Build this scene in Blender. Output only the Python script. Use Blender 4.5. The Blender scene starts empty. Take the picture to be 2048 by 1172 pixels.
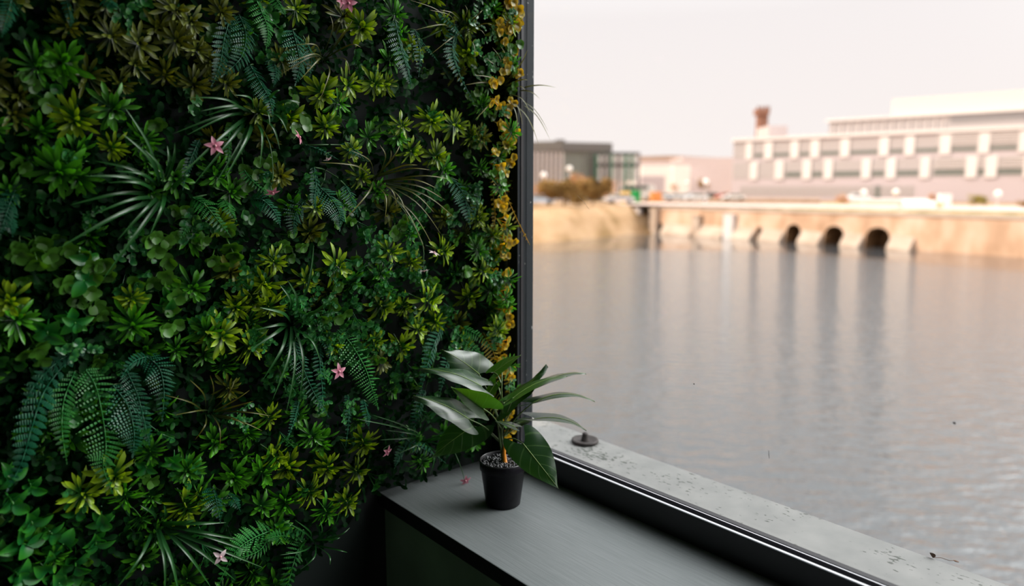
import bpy, math, random
from mathutils import Vector, Matrix
R = random.Random(7)
sc = bpy.context.scene
COL = sc.collection
PI = math.pi

# ------------------------------------------------------------------ camera, sky, sun, exposure
FPX = 1419.0                                  # focal length in pixels of the 2048 wide frame
PITCH = math.atan(206 / FPX)
YAW = math.atan2(.649, .7606)
EYE = Vector((0, 0, 1.55))
WALL_Y = 1.499                                # face of the plant wall's backing panel
cd = bpy.data.cameras.new('camera'); cam = bpy.data.objects.new('camera', cd); COL.objects.link(cam)
cam.location = EYE; cam.rotation_euler = (PI/2 - PITCH, 0, -YAW)
cd.sensor_width = 36; cd.lens = 36 * FPX / 2048
cd.clip_start = .02; cd.clip_end = 3000
cd.dof.use_dof = True; cd.dof.focus_distance = 1.52; cd.dof.aperture_fstop = 1.7
sc.camera = cam
sc.view_settings.view_transform = 'Standard'; sc.view_settings.look = 'None'
sc.view_settings.gamma = 1; sc.view_settings.use_curve_mapping = False
sc.view_settings.exposure = 0.0
try:
    sc.cycles.use_denoising = True
    sc.cycles.max_bounces = 8; sc.cycles.transparent_max_bounces = 16
except Exception:
    pass

w = bpy.data.worlds.new('sky'); sc.world = w; w.use_nodes = True
nt = w.node_tree; nt.nodes.clear()
wo = nt.nodes.new('ShaderNodeOutputWorld'); bg = nt.nodes.new('ShaderNodeBackground')
tc = nt.nodes.new('ShaderNodeTexCoord'); sp = nt.nodes.new('ShaderNodeSeparateXYZ'); rp = nt.nodes.new('ShaderNodeValToRGB')
nt.links.new(tc.outputs['Generated'], sp.inputs[0]); nt.links.new(sp.outputs['Z'], rp.inputs[0])
nt.links.new(rp.outputs[0], bg.inputs[0]); nt.links.new(bg.outputs[0], wo.inputs[0])
bg.inputs[1].default_value = 2.2
e = rp.color_ramp.elements
e[0].position = 0.0; e[0].color = (.49, .445, .43, 1)
e[1].position = 1.0; e[1].color = (.95, 1.0, 1.05, 1)
k = e.new(.22); k.color = (.46, .43, .43, 1)
k = e.new(.36); k.color = (.58, .57, .58, 1)
k = e.new(.62); k.color = (.70, .74, .76, 1)

# broad unseen bright patch added to the sky to strengthen the window light
GLOW = Vector((.66, -.38, .65)).normalized()
dt = nt.nodes.new('ShaderNodeVectorMath'); dt.operation = 'DOT_PRODUCT'; nm = nt.nodes.new('ShaderNodeVectorMath'); nm.operation = 'NORMALIZE'
nt.links.new(tc.outputs['Generated'], nm.inputs[0]); nt.links.new(nm.outputs[0], dt.inputs[0]); dt.inputs[1].default_value = GLOW
mxn = nt.nodes.new('ShaderNodeMath'); mxn.operation = 'MAXIMUM'; nt.links.new(dt.outputs['Value'], mxn.inputs[0]); mxn.inputs[1].default_value = 0
pwn = nt.nodes.new('ShaderNodeMath'); pwn.operation = 'POWER'; nt.links.new(mxn.outputs[0], pwn.inputs[0]); pwn.inputs[1].default_value = 14
bg2 = nt.nodes.new('ShaderNodeBackground'); bg2.inputs[0].default_value = (1, 1, 1, 1)
sc2 = nt.nodes.new('ShaderNodeMath'); sc2.operation = 'MULTIPLY'; nt.links.new(pwn.outputs[0], sc2.inputs[0]); sc2.inputs[1].default_value = 14.0
nt.links.new(sc2.outputs[0], bg2.inputs[1]); ads = nt.nodes.new('ShaderNodeAddShader')
nt.links.new(bg.outputs[0], ads.inputs[0]); nt.links.new(bg2.outputs[0], ads.inputs[1]); nt.links.new(ads.outputs[0], wo.inputs[0])

sun_d = bpy.data.lights.new('sun', 'SUN'); sun = bpy.data.objects.new('sun', sun_d); COL.objects.link(sun)
sun_d.energy = 4.6; sun_d.color = (1, .84, .68); sun_d.angle = math.radians(3)
sun.rotation_euler = Vector((-.72, .42, .58)).to_track_quat('Z', 'Y').to_euler()

pd = bpy.data.lights.new('window_daylight', 'AREA'); po = bpy.data.objects.new('window_daylight', pd); COL.objects.link(po)
pd.shape = 'RECTANGLE'; pd.size = 1.95; pd.size_y = 3.7
pd.cycles.is_portal = True                    # guides the sky's own light through the opening, gives none
po.location = (1.27, -.45, 1.78); po.rotation_euler = (0, PI/2, 0)

# ------------------------------------------------------------------ pixel and view helpers
CY, SY = math.cos(YAW), math.sin(YAW)
def ray(x, y):
    u = x - 1024; v = -(y - 586); c, s = math.cos(PITCH), math.sin(PITCH)
    f = FPX*c + v*s; z = -FPX*s + v*c
    return Vector((CY*u + SY*f, -SY*u + CY*f, z)), f
def wp(x, y, b=0.0):
    r, f = ray(x, y); return EYE + r * ((WALL_Y - b) / r.y)
def zp(x, y, z):
    r, f = ray(x, y); return EYE + r * ((z - EYE.z) / r.z)
def vp(x, y, v):
    r, f = ray(x, y); return EYE + r * (v / f)
def V2W(u, v, z): return Vector((CY*u + SY*v, -SY*u + CY*v, z))

# ------------------------------------------------------------------ mesh helper
class MB:
    def __init__(s): s.v = []; s.f = []; s.uv = []; s.m = []
    def add(s, vs, fs, uvs=None, mi=0):
        o = len(s.v); s.v += [tuple(a) for a in vs]; s.f += [tuple(o+i for i in f) for f in fs]
        s.uv += uvs if uvs else [(0, 0)]*len(vs); s.m += [mi]*len(fs)
    def box(s, x0, x1, y0, y1, z0, z1, mi=0):
        vs = [(x, y, z) for x in (x0, x1) for y in (y0, y1) for z in (z0, z1)]
        s.add(vs, [(0,1,3,2), (4,6,7,5), (0,4,5,1), (2,3,7,6), (0,2,6,4), (1,5,7,3)], None, mi)
    def obox(s, p, ax, ay, az, mi=0):         # oriented box from corner p
        vs = [p + ax*i + ay*j + az*k for i in (0, 1) for j in (0, 1) for k in (0, 1)]
        s.add(vs, [(0,1,3,2), (4,6,7,5), (0,4,5,1), (2,3,7,6), (0,2,6,4), (1,5,7,3)], None, mi)
    def leaf(s, o, d, n, L, W, prof='lance', droop=.4, fold=.15, segs=5, cols=3, mi=0, twist=0.):
        d = d.normalized(); n = (n - d*n.dot(d)).normalized(); sd = d.cross(n)
        pos = o.copy(); vs = []; uv = []
        for i in range(segs+1):
            t = i/segs; a = droop*t
            dd = d*math.cos(a) - n*math.sin(a); nn = n*math.cos(a) + d*math.sin(a)
            if i: pos = pos + dd*(L/segs)
            ww = W*PROF[prof](t)
            for j in range(cols):
                q = -1 + 2*j/(cols-1)
                vs.append(pos + sd*(q*ww) + nn*(fold*ww*abs(q)**1.3)); uv.append(((q+1)/2, t))
        fs = [(i*cols+j, i*cols+j+1, (i+1)*cols+j+1, (i+1)*cols+j) for i in range(segs) for j in range(cols-1)]
        s.add(vs, fs, uv, mi)
    def tube(s, pts, rad, n=6, mi=0, cap=True):
        pts = [Vector(p) for p in pts]; vs = []; uv = []
        for i, p in enumerate(pts):
            t = (pts[min(i+1, len(pts)-1)] - pts[max(i-1, 0)]).normalized()
            a = t.cross(Vector((.31, .17, .93)))
            if a.length < 1e-3: a = t.cross(Vector((1, 0, 0)))
            a.normalize(); b = t.cross(a); r = rad[i] if isinstance(rad, (list, tuple)) else rad
            for k in range(n):
                g = 2*PI*k/n; vs.append(p + a*(r*math.cos(g)) + b*(r*math.sin(g))); uv.append((k/n, i/(len(pts)-1)))
        fs = [(i*n+k, i*n+(k+1) % n, (i+1)*n+(k+1) % n, (i+1)*n+k) for i in range(len(pts)-1) for k in range(n)]
        if cap: fs += [tuple(range(n)), tuple(range((len(pts)-1)*n, len(pts)*n))]
        s.add(vs, fs, uv, mi)
    def lathe(s, prof, c=(0, 0, 0), n=40, mi=0):
        vs = [(c[0]+r*math.cos(2*PI*k/n), c[1]+r*math.sin(2*PI*k/n), c[2]+z) for r, z in prof for k in range(n)]
        s.add(vs, [(i*n+k, i*n+(k+1) % n, (i+1)*n+(k+1) % n, (i+1)*n+k) for i in range(len(prof)-1) for k in range(n)], None, mi)
    def blob(s, c, r, mi=0, n=6, m=4):
        c = Vector(c); vs = []
        for i in range(m+1):
            th = PI*i/m
            for k in range(n):
                g = 2*PI*k/n; vs.append((c.x+r[0]*math.sin(th)*math.cos(g), c.y+r[1]*math.sin(th)*math.sin(g), c.z+r[2]*math.cos(th)))
        s.add(vs, [(i*n+k, i*n+(k+1) % n, (i+1)*n+(k+1) % n, (i+1)*n+k) for i in range(m) for k in range(n)], None, mi)
    def mesh(s, name, mats, smooth=True, origin=None):
        me = bpy.data.meshes.new(name)
        vs = s.v if origin is None else [(a-origin[0], b-origin[1], c-origin[2]) for a, b, c in s.v]
        me.from_pydata(vs, [], s.f); uvl = me.uv_layers.new(name='UVMap')
        for l in me.loops: uvl.data[l.index].uv = s.uv[l.vertex_index]
        for m in (mats if isinstance(mats, (list, tuple)) else [mats]): me.materials.append(m)
        for p, mi in zip(me.polygons, s.m): p.material_index = mi; p.use_smooth = smooth
        me.update(); return me
    def build(s, name, mats, parent=None, smooth=True, origin=None):
        me = s.mesh(name, mats, smooth, origin); return place(name, me, parent, origin)
def place(name, me, parent=None, loc=None):
    o = bpy.data.objects.new(name, me); COL.objects.link(o)
    if parent: o.parent = parent
    if loc is not None: o.location = loc
    return o
PROF = {
    'lance': lambda t: max(.02, math.sin(PI*min(1, t*.93+.05))**.8 * (1-.15*t)),
    'spoon': lambda t: max(.02, (.28+.72*t**1.1) * (1-max(0, (t-.62)/.38)**2.2)),
    'round': lambda t: max(.02, math.sin(PI*min(1, t*.9+.08))**.5),
    'ovate': lambda t: max(.02, math.sin(PI*t**.75*.98+.03)**.85),
    'blade': lambda t: max(.03, (1-t**2.2)*(.7+.3*min(1, t*4))),
    'petal': lambda t: max(.03, math.sin(PI*t**.7*.98+.03)),
}
def empty(name, loc, rot=None):
    o = bpy.data.objects.new(name, None); COL.objects.link(o); o.location = loc; o.empty_display_size = .02
    if rot: o.rotation_euler = rot
    return o
def tag(o, label, cat, group=None, kind=None):
    o['label'] = label; o['category'] = cat
    if group: o['group'] = group
    if kind: o['kind'] = kind
    return o
def struct(name, mb, mats, smooth=False, label=None, parent=None):
    o = mb.build(name, mats, parent, smooth=smooth)
    if not parent: o['kind'] = 'structure'
    if label: o['label'] = label
    return o

# ------------------------------------------------------------------ materials
def nodes(name):
    m = bpy.data.materials.new(name); m.use_nodes = True; t = m.node_tree
    return m, t, t.nodes['Principled BSDF'], t.nodes['Material Output']
def N(t, kind, **kw):
    n = t.nodes.new(kind)
    for k_, v_ in kw.items():
        if k_.startswith('i_'): n.inputs[k_[2:].replace('_', ' ')].default_value = v_
        else: setattr(n, k_, v_)
    return n
def ramp(t, src, stops):
    r = t.nodes.new('ShaderNodeValToRGB'); t.links.new(src, r.inputs[0]); el = r.color_ramp.elements
    while len(el) > 2: el.remove(el[-1])
    el[0].position, el[0].color = stops[0][0], (*stops[0][1], 1)
    el[1].position, el[1].color = stops[-1][0], (*stops[-1][1], 1)
    for p, c in stops[1:-1]:
        x = el.new(p); x.color = (*c, 1)
    return r.outputs[0]
def plain(name, col, rough=.6, noise=0, scale=8, metal=0, spec=.5, bump=0, stretch=None):
    m, t, b, o = nodes(name)
    b.inputs['Roughness'].default_value = rough; b.inputs['Metallic'].default_value = metal
    b.inputs['Specular IOR Level'].default_value = spec
    b.inputs['Base Color'].default_value = (*col, 1)
    if noise or bump:
        tcn = N(t, 'ShaderNodeTexCoord'); mp = N(t, 'ShaderNodeMapping'); t.links.new(tcn.outputs['Object'], mp.inputs[0])
        if stretch: mp.inputs['Scale'].default_value = stretch
        nz = N(t, 'ShaderNodeTexNoise'); nz.inputs['Scale'].default_value = scale; nz.inputs['Detail'].default_value = 5
        t.links.new(mp.outputs[0], nz.inputs['Vector'])
        if noise:
            lo = tuple(c*(1-noise) for c in col); hi = tuple(min(1, c*(1+noise)) for c in col)
            t.links.new(ramp(t, nz.outputs[0], [(.3, lo), (.7, hi)]), b.inputs['Base Color'])
        if bump:
            bp = N(t, 'ShaderNodeBump'); bp.inputs['Strength'].default_value = bump; bp.inputs['Distance'].default_value = .002
            t.links.new(nz.outputs[0], bp.inputs['Height']); t.links.new(bp.outputs[0], b.inputs['Normal'])
    return m
def leafy(name, base, tip, rough=.35, trans=.35, tcol=None, veins=0, ridges=0, var=.25, spec=.5, start=.25):
    """leaf plastic: pigment runs from base to tip of the leaf; light passes through"""
    m, t, b, out = nodes(name)
    uv = N(t, 'ShaderNodeUVMap'); sx = N(t, 'ShaderNodeSeparateXYZ'); t.links.new(uv.outputs[0], sx.inputs[0])
    c = ramp(t, sx.outputs['Y'], [(start, base), (.95, tip)])
    oi = N(t, 'ShaderNodeObjectInfo')
    hs = N(t, 'ShaderNodeHueSaturation'); t.links.new(c, hs.inputs['Color'])
    mr = N(t, 'ShaderNodeMapRange'); t.links.new(oi.outputs['Random'], mr.inputs[0]); mr.inputs['To Min'].default_value = 1-var; mr.inputs['To Max'].default_value = 1+var
    t.links.new(mr.outputs[0], hs.inputs['Value'])
    b.inputs['Roughness'].default_value = rough; b.inputs['Specular IOR Level'].default_value = spec
    t.links.new(hs.outputs[0], b.inputs['Base Color'])
    tr = N(t, 'ShaderNodeBsdfTranslucent'); mx = N(t, 'ShaderNodeMixShader'); mx.inputs[0].default_value = trans
    mu = N(t, 'ShaderNodeMix', data_type='RGBA', blend_type='MULTIPLY'); mu.inputs[0].default_value = 1
    t.links.new(hs.outputs[0], mu.inputs[6]); mu.inputs[7].default_value = (*(tcol or (2.2, 1.7, .5)), 1)
    t.links.new(mu.outputs[2], tr.inputs[0])
    t.links.new(b.outputs[0], mx.inputs[1]); t.links.new(tr.outputs[0], mx.inputs[2]); t.links.new(mx.outputs[0], out.inputs[0])
    if veins or ridges:
        ab = N(t, 'ShaderNodeMath', operation='SUBTRACT'); t.links.new(sx.outputs['X'], ab.inputs[0]); ab.inputs[1].default_value = .5
        a2 = N(t, 'ShaderNodeMath', operation='ABSOLUTE'); t.links.new(ab.outputs[0], a2.inputs[0])
        k1 = N(t, 'ShaderNodeMath', operation='MULTIPLY'); t.links.new(a2.outputs[0], k1.inputs[0]); k1.inputs[1].default_value = -.55 if veins else 0
        ad = N(t, 'ShaderNodeMath', operation='ADD'); t.links.new(k1.outputs[0], ad.inputs[0]); t.links.new(sx.outputs['Y'], ad.inputs[1])
        k2 = N(t, 'ShaderNodeMath', operation='MULTIPLY'); t.links.new(ad.outputs[0], k2.inputs[0]); k2.inputs[1].default_value = 2*PI*(veins or ridges)
        si = N(t, 'ShaderNodeMath', operation='SINE'); t.links.new(k2.outputs[0], si.inputs[0])
        h = si.outputs[0]
        if veins:
            pw = N(t, 'ShaderNodeMath', operation='GREATER_THAN'); t.links.new(si.outputs[0], pw.inputs[0]); pw.inputs[1].default_value = .93
            h = pw.outputs[0]
            vc = N(t, 'ShaderNodeMix', data_type='RGBA'); vf = N(t, 'ShaderNodeMath', operation='MULTIPLY'); t.links.new(h, vf.inputs[0]); vf.inputs[1].default_value = .45
            t.links.new(vf.outputs[0], vc.inputs[0]); t.links.new(hs.outputs[0], vc.inputs[6]); vc.inputs[7].default_value = (.09, .17, .05, 1); t.links.new(vc.outputs[2], b.inputs['Base Color'])
        bp = N(t, 'ShaderNodeBump'); bp.inputs['Strength'].default_value = .5 if veins else .9; bp.inputs['Distance'].default_value = .003 if veins else .0015
        t.links.new(h, bp.inputs['Height']); t.links.new(bp.outputs[0], b.inputs['Normal'])
    return m
M = {}
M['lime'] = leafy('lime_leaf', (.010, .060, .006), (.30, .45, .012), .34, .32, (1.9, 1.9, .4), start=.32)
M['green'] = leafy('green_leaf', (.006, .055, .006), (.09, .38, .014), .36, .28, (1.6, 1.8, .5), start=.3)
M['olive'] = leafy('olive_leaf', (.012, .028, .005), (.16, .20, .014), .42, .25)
M['gold'] = leafy('golden_leaf', (.26, .22, .015), (.62, .50, .025), .36, .52, (2.4, 1.7, .35))  # gold of the window's backlight put into the leaf colour
M['clover'] = leafy('clover_leaf', (.05, .16, .014), (.06, .19, .02), .33, .30, (1.9, 1.7, .45))
M['cloverdark'] = leafy('dark_clover_leaf', (.015, .12, .02), (.03, .17, .02), .33, .25)
M['broad'] = leafy('broad_leaf', (.012, .13, .025), (.04, .24, .02), .28, .25, (1.6, 1.8, .5))
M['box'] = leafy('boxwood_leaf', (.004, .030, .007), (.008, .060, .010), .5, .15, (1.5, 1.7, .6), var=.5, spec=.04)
M['fern'] = leafy('fern_leaf', (.008, .095, .045), (.018, .17, .075), .33, .25, (1.4, 1.7, .7), ridges=7, start=0)
M['ferngreen'] = leafy('bright_fern_leaf', (.02, .20, .04), (.06, .32, .05), .33, .3, (1.6, 1.7, .6), ridges=7, start=0)
M['ferngold'] = leafy('golden_fern_leaf', (.20, .18, .012), (.50, .40, .02), .36, .5, (2.2, 1.6, .4), ridges=5, start=0)  # backlight near the window put into the frond colour as gold
M['blade'] = leafy('grass_blade', (.007, .05, .010), (.025, .12, .022), .30, .2, (1.5, 1.6, .6))
M['bladegold'] = leafy('olive_grass_blade', (.015, .03, .006), (.16, .15, .015), .36, .25)
M['stem'] = plain('green_stem', (.03, .10, .02), .45)
M['backing'] = plain('panel_backing', (.004, .010, .008), .8)
M['petal'] = leafy('pink_petal', (.55, .16, .24), (.75, .38, .45), .6, .3, (1, .8, .8), var=.1)
M['whitepetal'] = leafy('pale_petal', (.65, .50, .52), (.75, .62, .62), .6, .3, (1, .9, .9), var=.1)
M['fcenter'] = plain('flower_centre', (.7, .35, .38), .6)
M['pleaf'] = leafy('potted_leaf', (.009, .036, .010), (.010, .040, .010), .31, .24, (3.6, 3.8, .5), veins=5, var=.12, spec=.75, start=0)
M['pleafb'] = leafy('fresh_potted_leaf', (.028, .10, .010), (.04, .10, .012), .36, .38, (1.9, 1.9, .4), veins=5, var=.1, start=0)  # brighter leaf copy, light shining through put into the colour
M['rib'] = plain('leaf_rib', (.16, .26, .05), .4)
M['petiole'] = plain('petiole', (.10, .16, .05), .4)
M['petiolered'] = plain('orange_stem', (.85, .30, .02), .45)
M['pot'] = plain('black_pot', (.006, .005, .008), .45, spec=.2, noise=.3, scale=90, bump=.2)
M['rim'] = plain('pot_rim', (.03, .03, .033), .25)
M['pebble'] = plain('pebbles', (.07, .07, .075), .15, spec=.9)
M['soil'] = plain('soil', (.01, .01, .01), .8)
M['frame'] = plain('black_aluminium', (.008, .007, .010), .38, noise=.15, scale=30)
M['alu'] = plain('aluminium_edge', (.72, .72, .75), .28, metal=1)  # bright metal for the frame's highlight lines and the light slit
M['wall'] = plain('dark_paint', (.012, .014, .014), .7, noise=.1, scale=4)
M['roomwall'] = plain('room_paint', (.16, .17, .165), .8, noise=.05, scale=2)
M['ceil'] = plain('ceiling_paint', (.35, .35, .35), .8)
M['floor'] = plain('floor_boards', (.16, .15, .13), .5, noise=.2, scale=6)
M['cab'] = plain('dark_green_paint', (.15, .24, .16), .45, noise=.25, scale=5)
M['cap'] = plain('rusty_metal', (.03, .022, .02), .7, noise=.3, scale=60)
M['dry'] = plain('dry_leaf', (.10, .045, .02), .7)

# window post: dark metal with paint flecks
m, t, b, o = nodes('post_metal')
tcn = N(t, 'ShaderNodeTexCoord'); mp = N(t, 'ShaderNodeMapping'); t.links.new(tcn.outputs['Object'], mp.inputs[0]); mp.inputs['Scale'].default_value = (1, 1, .35)
nz = N(t, 'ShaderNodeTexNoise'); nz.inputs['Scale'].default_value = 130; t.links.new(mp.outputs[0], nz.inputs['Vector'])
t.links.new(ramp(t, nz.outputs[0], [(.0, (.012, .016, .019)), (.70, (.015, .019, .022)), (.735, (.25, .25, .24))]), b.inputs['Base Color'])
b.inputs['Roughness'].default_value = .55; b.inputs['Specular IOR Level'].default_value = .2; M['post'] = m

# sill: grey satin paint with brush marks running along it
m, t, b, o = nodes('sill_paint')
tcn = N(t, 'ShaderNodeTexCoord'); mp = N(t, 'ShaderNodeMapping'); t.links.new(tcn.outputs['Object'], mp.inputs[0]); mp.inputs['Scale'].default_value = (1, .035, 1)
nz = N(t, 'ShaderNodeTexNoise'); nz.inputs['Scale'].default_value = 260; nz.inputs['Detail'].default_value = 3; t.links.new(mp.outputs[0], nz.inputs['Vector'])
n2 = N(t, 'ShaderNodeTexNoise'); n2.inputs['Scale'].default_value = 500; t.links.new(tcn.outputs['Object'], n2.inputs['Vector'])
t.links.new(ramp(t, nz.outputs[0], [(.3, (.130, .144, .146)), (.7, (.170, .184, .186))]), b.inputs['Base Color'])
ad = N(t, 'ShaderNodeMath', operation='MULTIPLY_ADD'); t.links.new(n2.outputs[0], ad.inputs[0]); ad.inputs[1].default_value = .4; t.links.new(nz.outputs[0], ad.inputs[2])
bp = N(t, 'ShaderNodeBump'); bp.inputs['Strength'].default_value = .35; bp.inputs['Distance'].default_value = .0012
t.links.new(ad.outputs[0], bp.inputs['Height']); t.links.new(bp.outputs[0], b.inputs['Normal'])
b.inputs['Roughness'].default_value = .40; b.inputs['Specular IOR Level'].default_value = .55; M['sill'] = m

# ledge: pale weathered metal with black lichen stains
m, t, b, o = nodes('ledge_stone')
tcn = N(t, 'ShaderNodeTexCoord'); mp = N(t, 'ShaderNodeMapping'); t.links.new(tcn.outputs['Object'], mp.inputs[0]); mp.inputs['Scale'].default_value = (1, .45, 1)
nz = N(t, 'ShaderNodeTexNoise'); nz.inputs['Scale'].default_value = 120; nz.inputs['Detail'].default_value = 6; t.links.new(mp.outputs[0], nz.inputs['Vector'])
nb = N(t, 'ShaderNodeTexNoise'); nb.inputs['Scale'].default_value = 9; nb.inputs['Detail'].default_value = 2; t.links.new(mp.outputs[0], nb.inputs['Vector'])
su = N(t, 'ShaderNodeMath', operation='MULTIPLY_ADD'); t.links.new(nb.outputs[0], su.inputs[0]); su.inputs[1].default_value = .62; t.links.new(nz.outputs[0], su.inputs[2])
c1 = ramp(t, su.outputs[0], [(.0, (.18, .18, .172)), (.975, (.18, .18, .172)), (1.0, (.05, .055, .045))])
nc = N(t, 'ShaderNodeTexNoise'); nc.inputs['Scale'].default_value = 14; nc.inputs['Detail'].default_value = 6; t.links.new(tcn.outputs['Object'], nc.inputs['Vector'])
mu = N(t, 'ShaderNodeMix', data_type='RGBA', blend_type='MULTIPLY'); mu.inputs[0].default_value = 1
t.links.new(c1, mu.inputs[6]); t.links.new(ramp(t, nc.outputs[0], [(.3, (.85, .85, .85)), (.7, (1.15, 1.13, 1.12))]), mu.inputs[7]); t.links.new(mu.outputs[2], b.inputs['Base Color'])
b.inputs['Roughness'].default_value = .6; M['ledge'] = m

# glass: clear pane that reflects at grazing angles
m, t, b, o = nodes('window_glass'); t.nodes.remove(b)
tr = N(t, 'ShaderNodeBsdfTransparent'); tr.inputs[0].default_value = (.975, .98, .975, 1)
gl = N(t, 'ShaderNodeBsdfGlossy'); gl.inputs['Roughness'].default_value = .0
lw = N(t, 'ShaderNodeLayerWeight'); lw.inputs[0].default_value = .5; pw_ = N(t, 'ShaderNodeMath', operation='POWER'); pw_.inputs[1].default_value = 5
t.links.new(lw.outputs['Facing'], pw_.inputs[0]); fr = N(t, 'ShaderNodeMath', operation='MULTIPLY_ADD'); t.links.new(pw_.outputs[0], fr.inputs[0]); fr.inputs[1].default_value = .9; fr.inputs[2].default_value = .02
mx = N(t, 'ShaderNodeMixShader'); t.links.new(fr.outputs[0], mx.inputs[0]); t.links.new(tr.outputs[0], mx.inputs[1]); t.links.new(gl.outputs[0], mx.inputs[2]); t.links.new(mx.outputs[0], o.inputs[0]); M['glass'] = m

# water
m, t, b, o = nodes('dock_water')
b.inputs['Base Color'].default_value = (.058, .062, .066, 1); b.inputs['Roughness'].default_value = .06; b.inputs['IOR'].default_value = 1.42
b.inputs['Specular IOR Level'].default_value = .9
tcn = N(t, 'ShaderNodeTexCoord'); mp = N(t, 'ShaderNodeMapping'); t.links.new(tcn.outputs['Object'], mp.inputs[0])
mp.inputs['Rotation'].default_value = (0, 0, YAW+.06)
m2 = N(t, 'ShaderNodeMapping'); t.links.new(mp.outputs[0], m2.inputs[0]); m2.inputs['Scale'].default_value = (.45, 1, 1); mp = m2
nz = N(t, 'ShaderNodeTexNoise'); nz.inputs['Scale'].default_value = 3.2; nz.inputs['Detail'].default_value = 3; nz.inputs['Roughness'].default_value = .55; t.links.new(mp.outputs[0], nz.inputs['Vector'])
bp = N(t, 'ShaderNodeBump'); bp.inputs['Strength'].default_value = 1.0; bp.inputs['Distance'].default_value = .11
t.links.new(nz.outputs[0], bp.inputs['Height']); t.links.new(bp.outputs[0], b.inputs['Normal']); M['water'] = m
# sheltered, calm strip along the far shore: ripples grow with the distance from it
def shore(point, normal):
    vs_ = N(t, 'ShaderNodeVectorMath', operation='SUBTRACT'); t.links.new(tcn.outputs['Object'], vs_.inputs[0]); vs_.inputs[1].default_value = point
    vd = N(t, 'ShaderNodeVectorMath', operation='DOT_PRODUCT'); t.links.new(vs_.outputs[0], vd.inputs[0]); vd.inputs[1].default_value = normal
    return vd.outputs['Value']
d_a = shore(V2W(20.7, 98.9, 0), V2W(-.817, -.576, 0)); d_b = shore(V2W(0, 82, 0), V2W(0, -1, 0))
mn = N(t, 'ShaderNodeMath', operation='MINIMUM'); t.links.new(d_a, mn.inputs[0]); t.links.new(d_b, mn.inputs[1])
mr = N(t, 'ShaderNodeMapRange', interpolation_type='SMOOTHSTEP'); t.links.new(mn.outputs[0], mr.inputs[0])
for i_, v_ in enumerate((7, 17, .03, 1.0)): mr.inputs[i_+1].default_value = v_
t.links.new(mr.outputs[0], bp.inputs['Strength'])

def ground(name, stops, scale, stretch=(1, 1, 1), rough=.9):
    m, t, b, o = nodes(name)
    tcn = N(t, 'ShaderNodeTexCoord'); mp = N(t, 'ShaderNodeMapping'); t.links.new(tcn.outputs['Object'], mp.inputs[0]); mp.inputs['Scale'].default_value = stretch
    nz = N(t, 'ShaderNodeTexNoise'); nz.inputs['Scale'].default_value = scale; nz.inputs['Detail'].default_value = 6; t.links.new(mp.outputs[0], nz.inputs['Vector'])
    t.links.new(ramp(t, nz.outputs[0], stops), b.inputs['Base Color']); b.inputs['Roughness'].default_value = rough; b.inputs['Specular IOR Level'].default_value = .1
    return m
M['land'] = ground('dry_grass_land', [(.3, (.22, .13, .055)), (.5, (.33, .20, .11)), (.7, (.40, .27, .18))], .12)
M['bank'] = ground('river_bank', [(.3, (.22, .13, .055)), (.5, (.37, .225, .12)), (.7, (.45, .29, .17))], .3)
M['stone'] = ground('quay_stone', [(.25, (.38, .22, .13)), (.5, (.62, .40, .27)), (.7, (.76, .55, .42))], .45, (1, 1, .5))
M['palestone'] = ground('pale_stone', [(.3, (.46, .34, .26)), (.7, (.60, .48, .39))], .6)
M['darkstone'] = ground('damp_arch_stone', [(.3, (.14, .07, .03)), (.7, (.34, .19, .09))], 1.5)  # dark brown tone for arch insides, kerb and trunks
M['path'] = ground('pink_path', [(.3, (.48, .36, .31)), (.7, (.56, .44, .39))], .2)
M['verge'] = ground('olive_verge', [(.3, (.24, .20, .04)), (.7, (.46, .36, .10))], .4)
M['bushm'] = ground('olive_bush_leaf', [(.3, (.24, .13, .04)), (.7, (.44, .26, .09))], .5)
M['autumn'] = ground('autumn_leaf', [(.3, (.50, .25, .10)), (.7, (.68, .38, .20))], .6)
M['concrete'] = ground('pink_concrete', [(.3, (.60, .50, .48)), (.7, (.66, .56, .54))], .2)
M['whitewall'] = plain('white_panels', (.72, .65, .62), .6)
M['pinkband'] = plain('pinkish_band', (.50, .42, .43), .6)
M['louvre'] = plain('grey_louvre', (.42, .37, .36), .5)
M['upper'] = plain('upper_storey_glass', (.26, .24, .24), .35)
M['pane'] = plain('dark_pane', (.16, .17, .15), .3)
M['slate'] = plain('grey_cladding', (.12, .105, .095), .6)
M['fin'] = plain('pale_fin', (.55, .48, .46), .6)
M['finback'] = plain('fin_shadow_panel', (.25, .22, .21), .6)  # darker panel behind the pale fins
M['greenframe'] = plain('green_frame', (.03, .15, .08), .4)
M['brick'] = ground('chimney_brick', [(.3, (.27, .13, .09)), (.7, (.34, .18, .13))], 1.2)
M['farwhite'] = plain('shed_white', (.90, .82, .76), .6)
M['farpink'] = plain('distant_wall', (.66, .54, .52), .8)  # haze of the distance put into the pale pink
M['peach'] = plain('peach_plant_room', (.72, .61, .55), .7)

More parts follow.
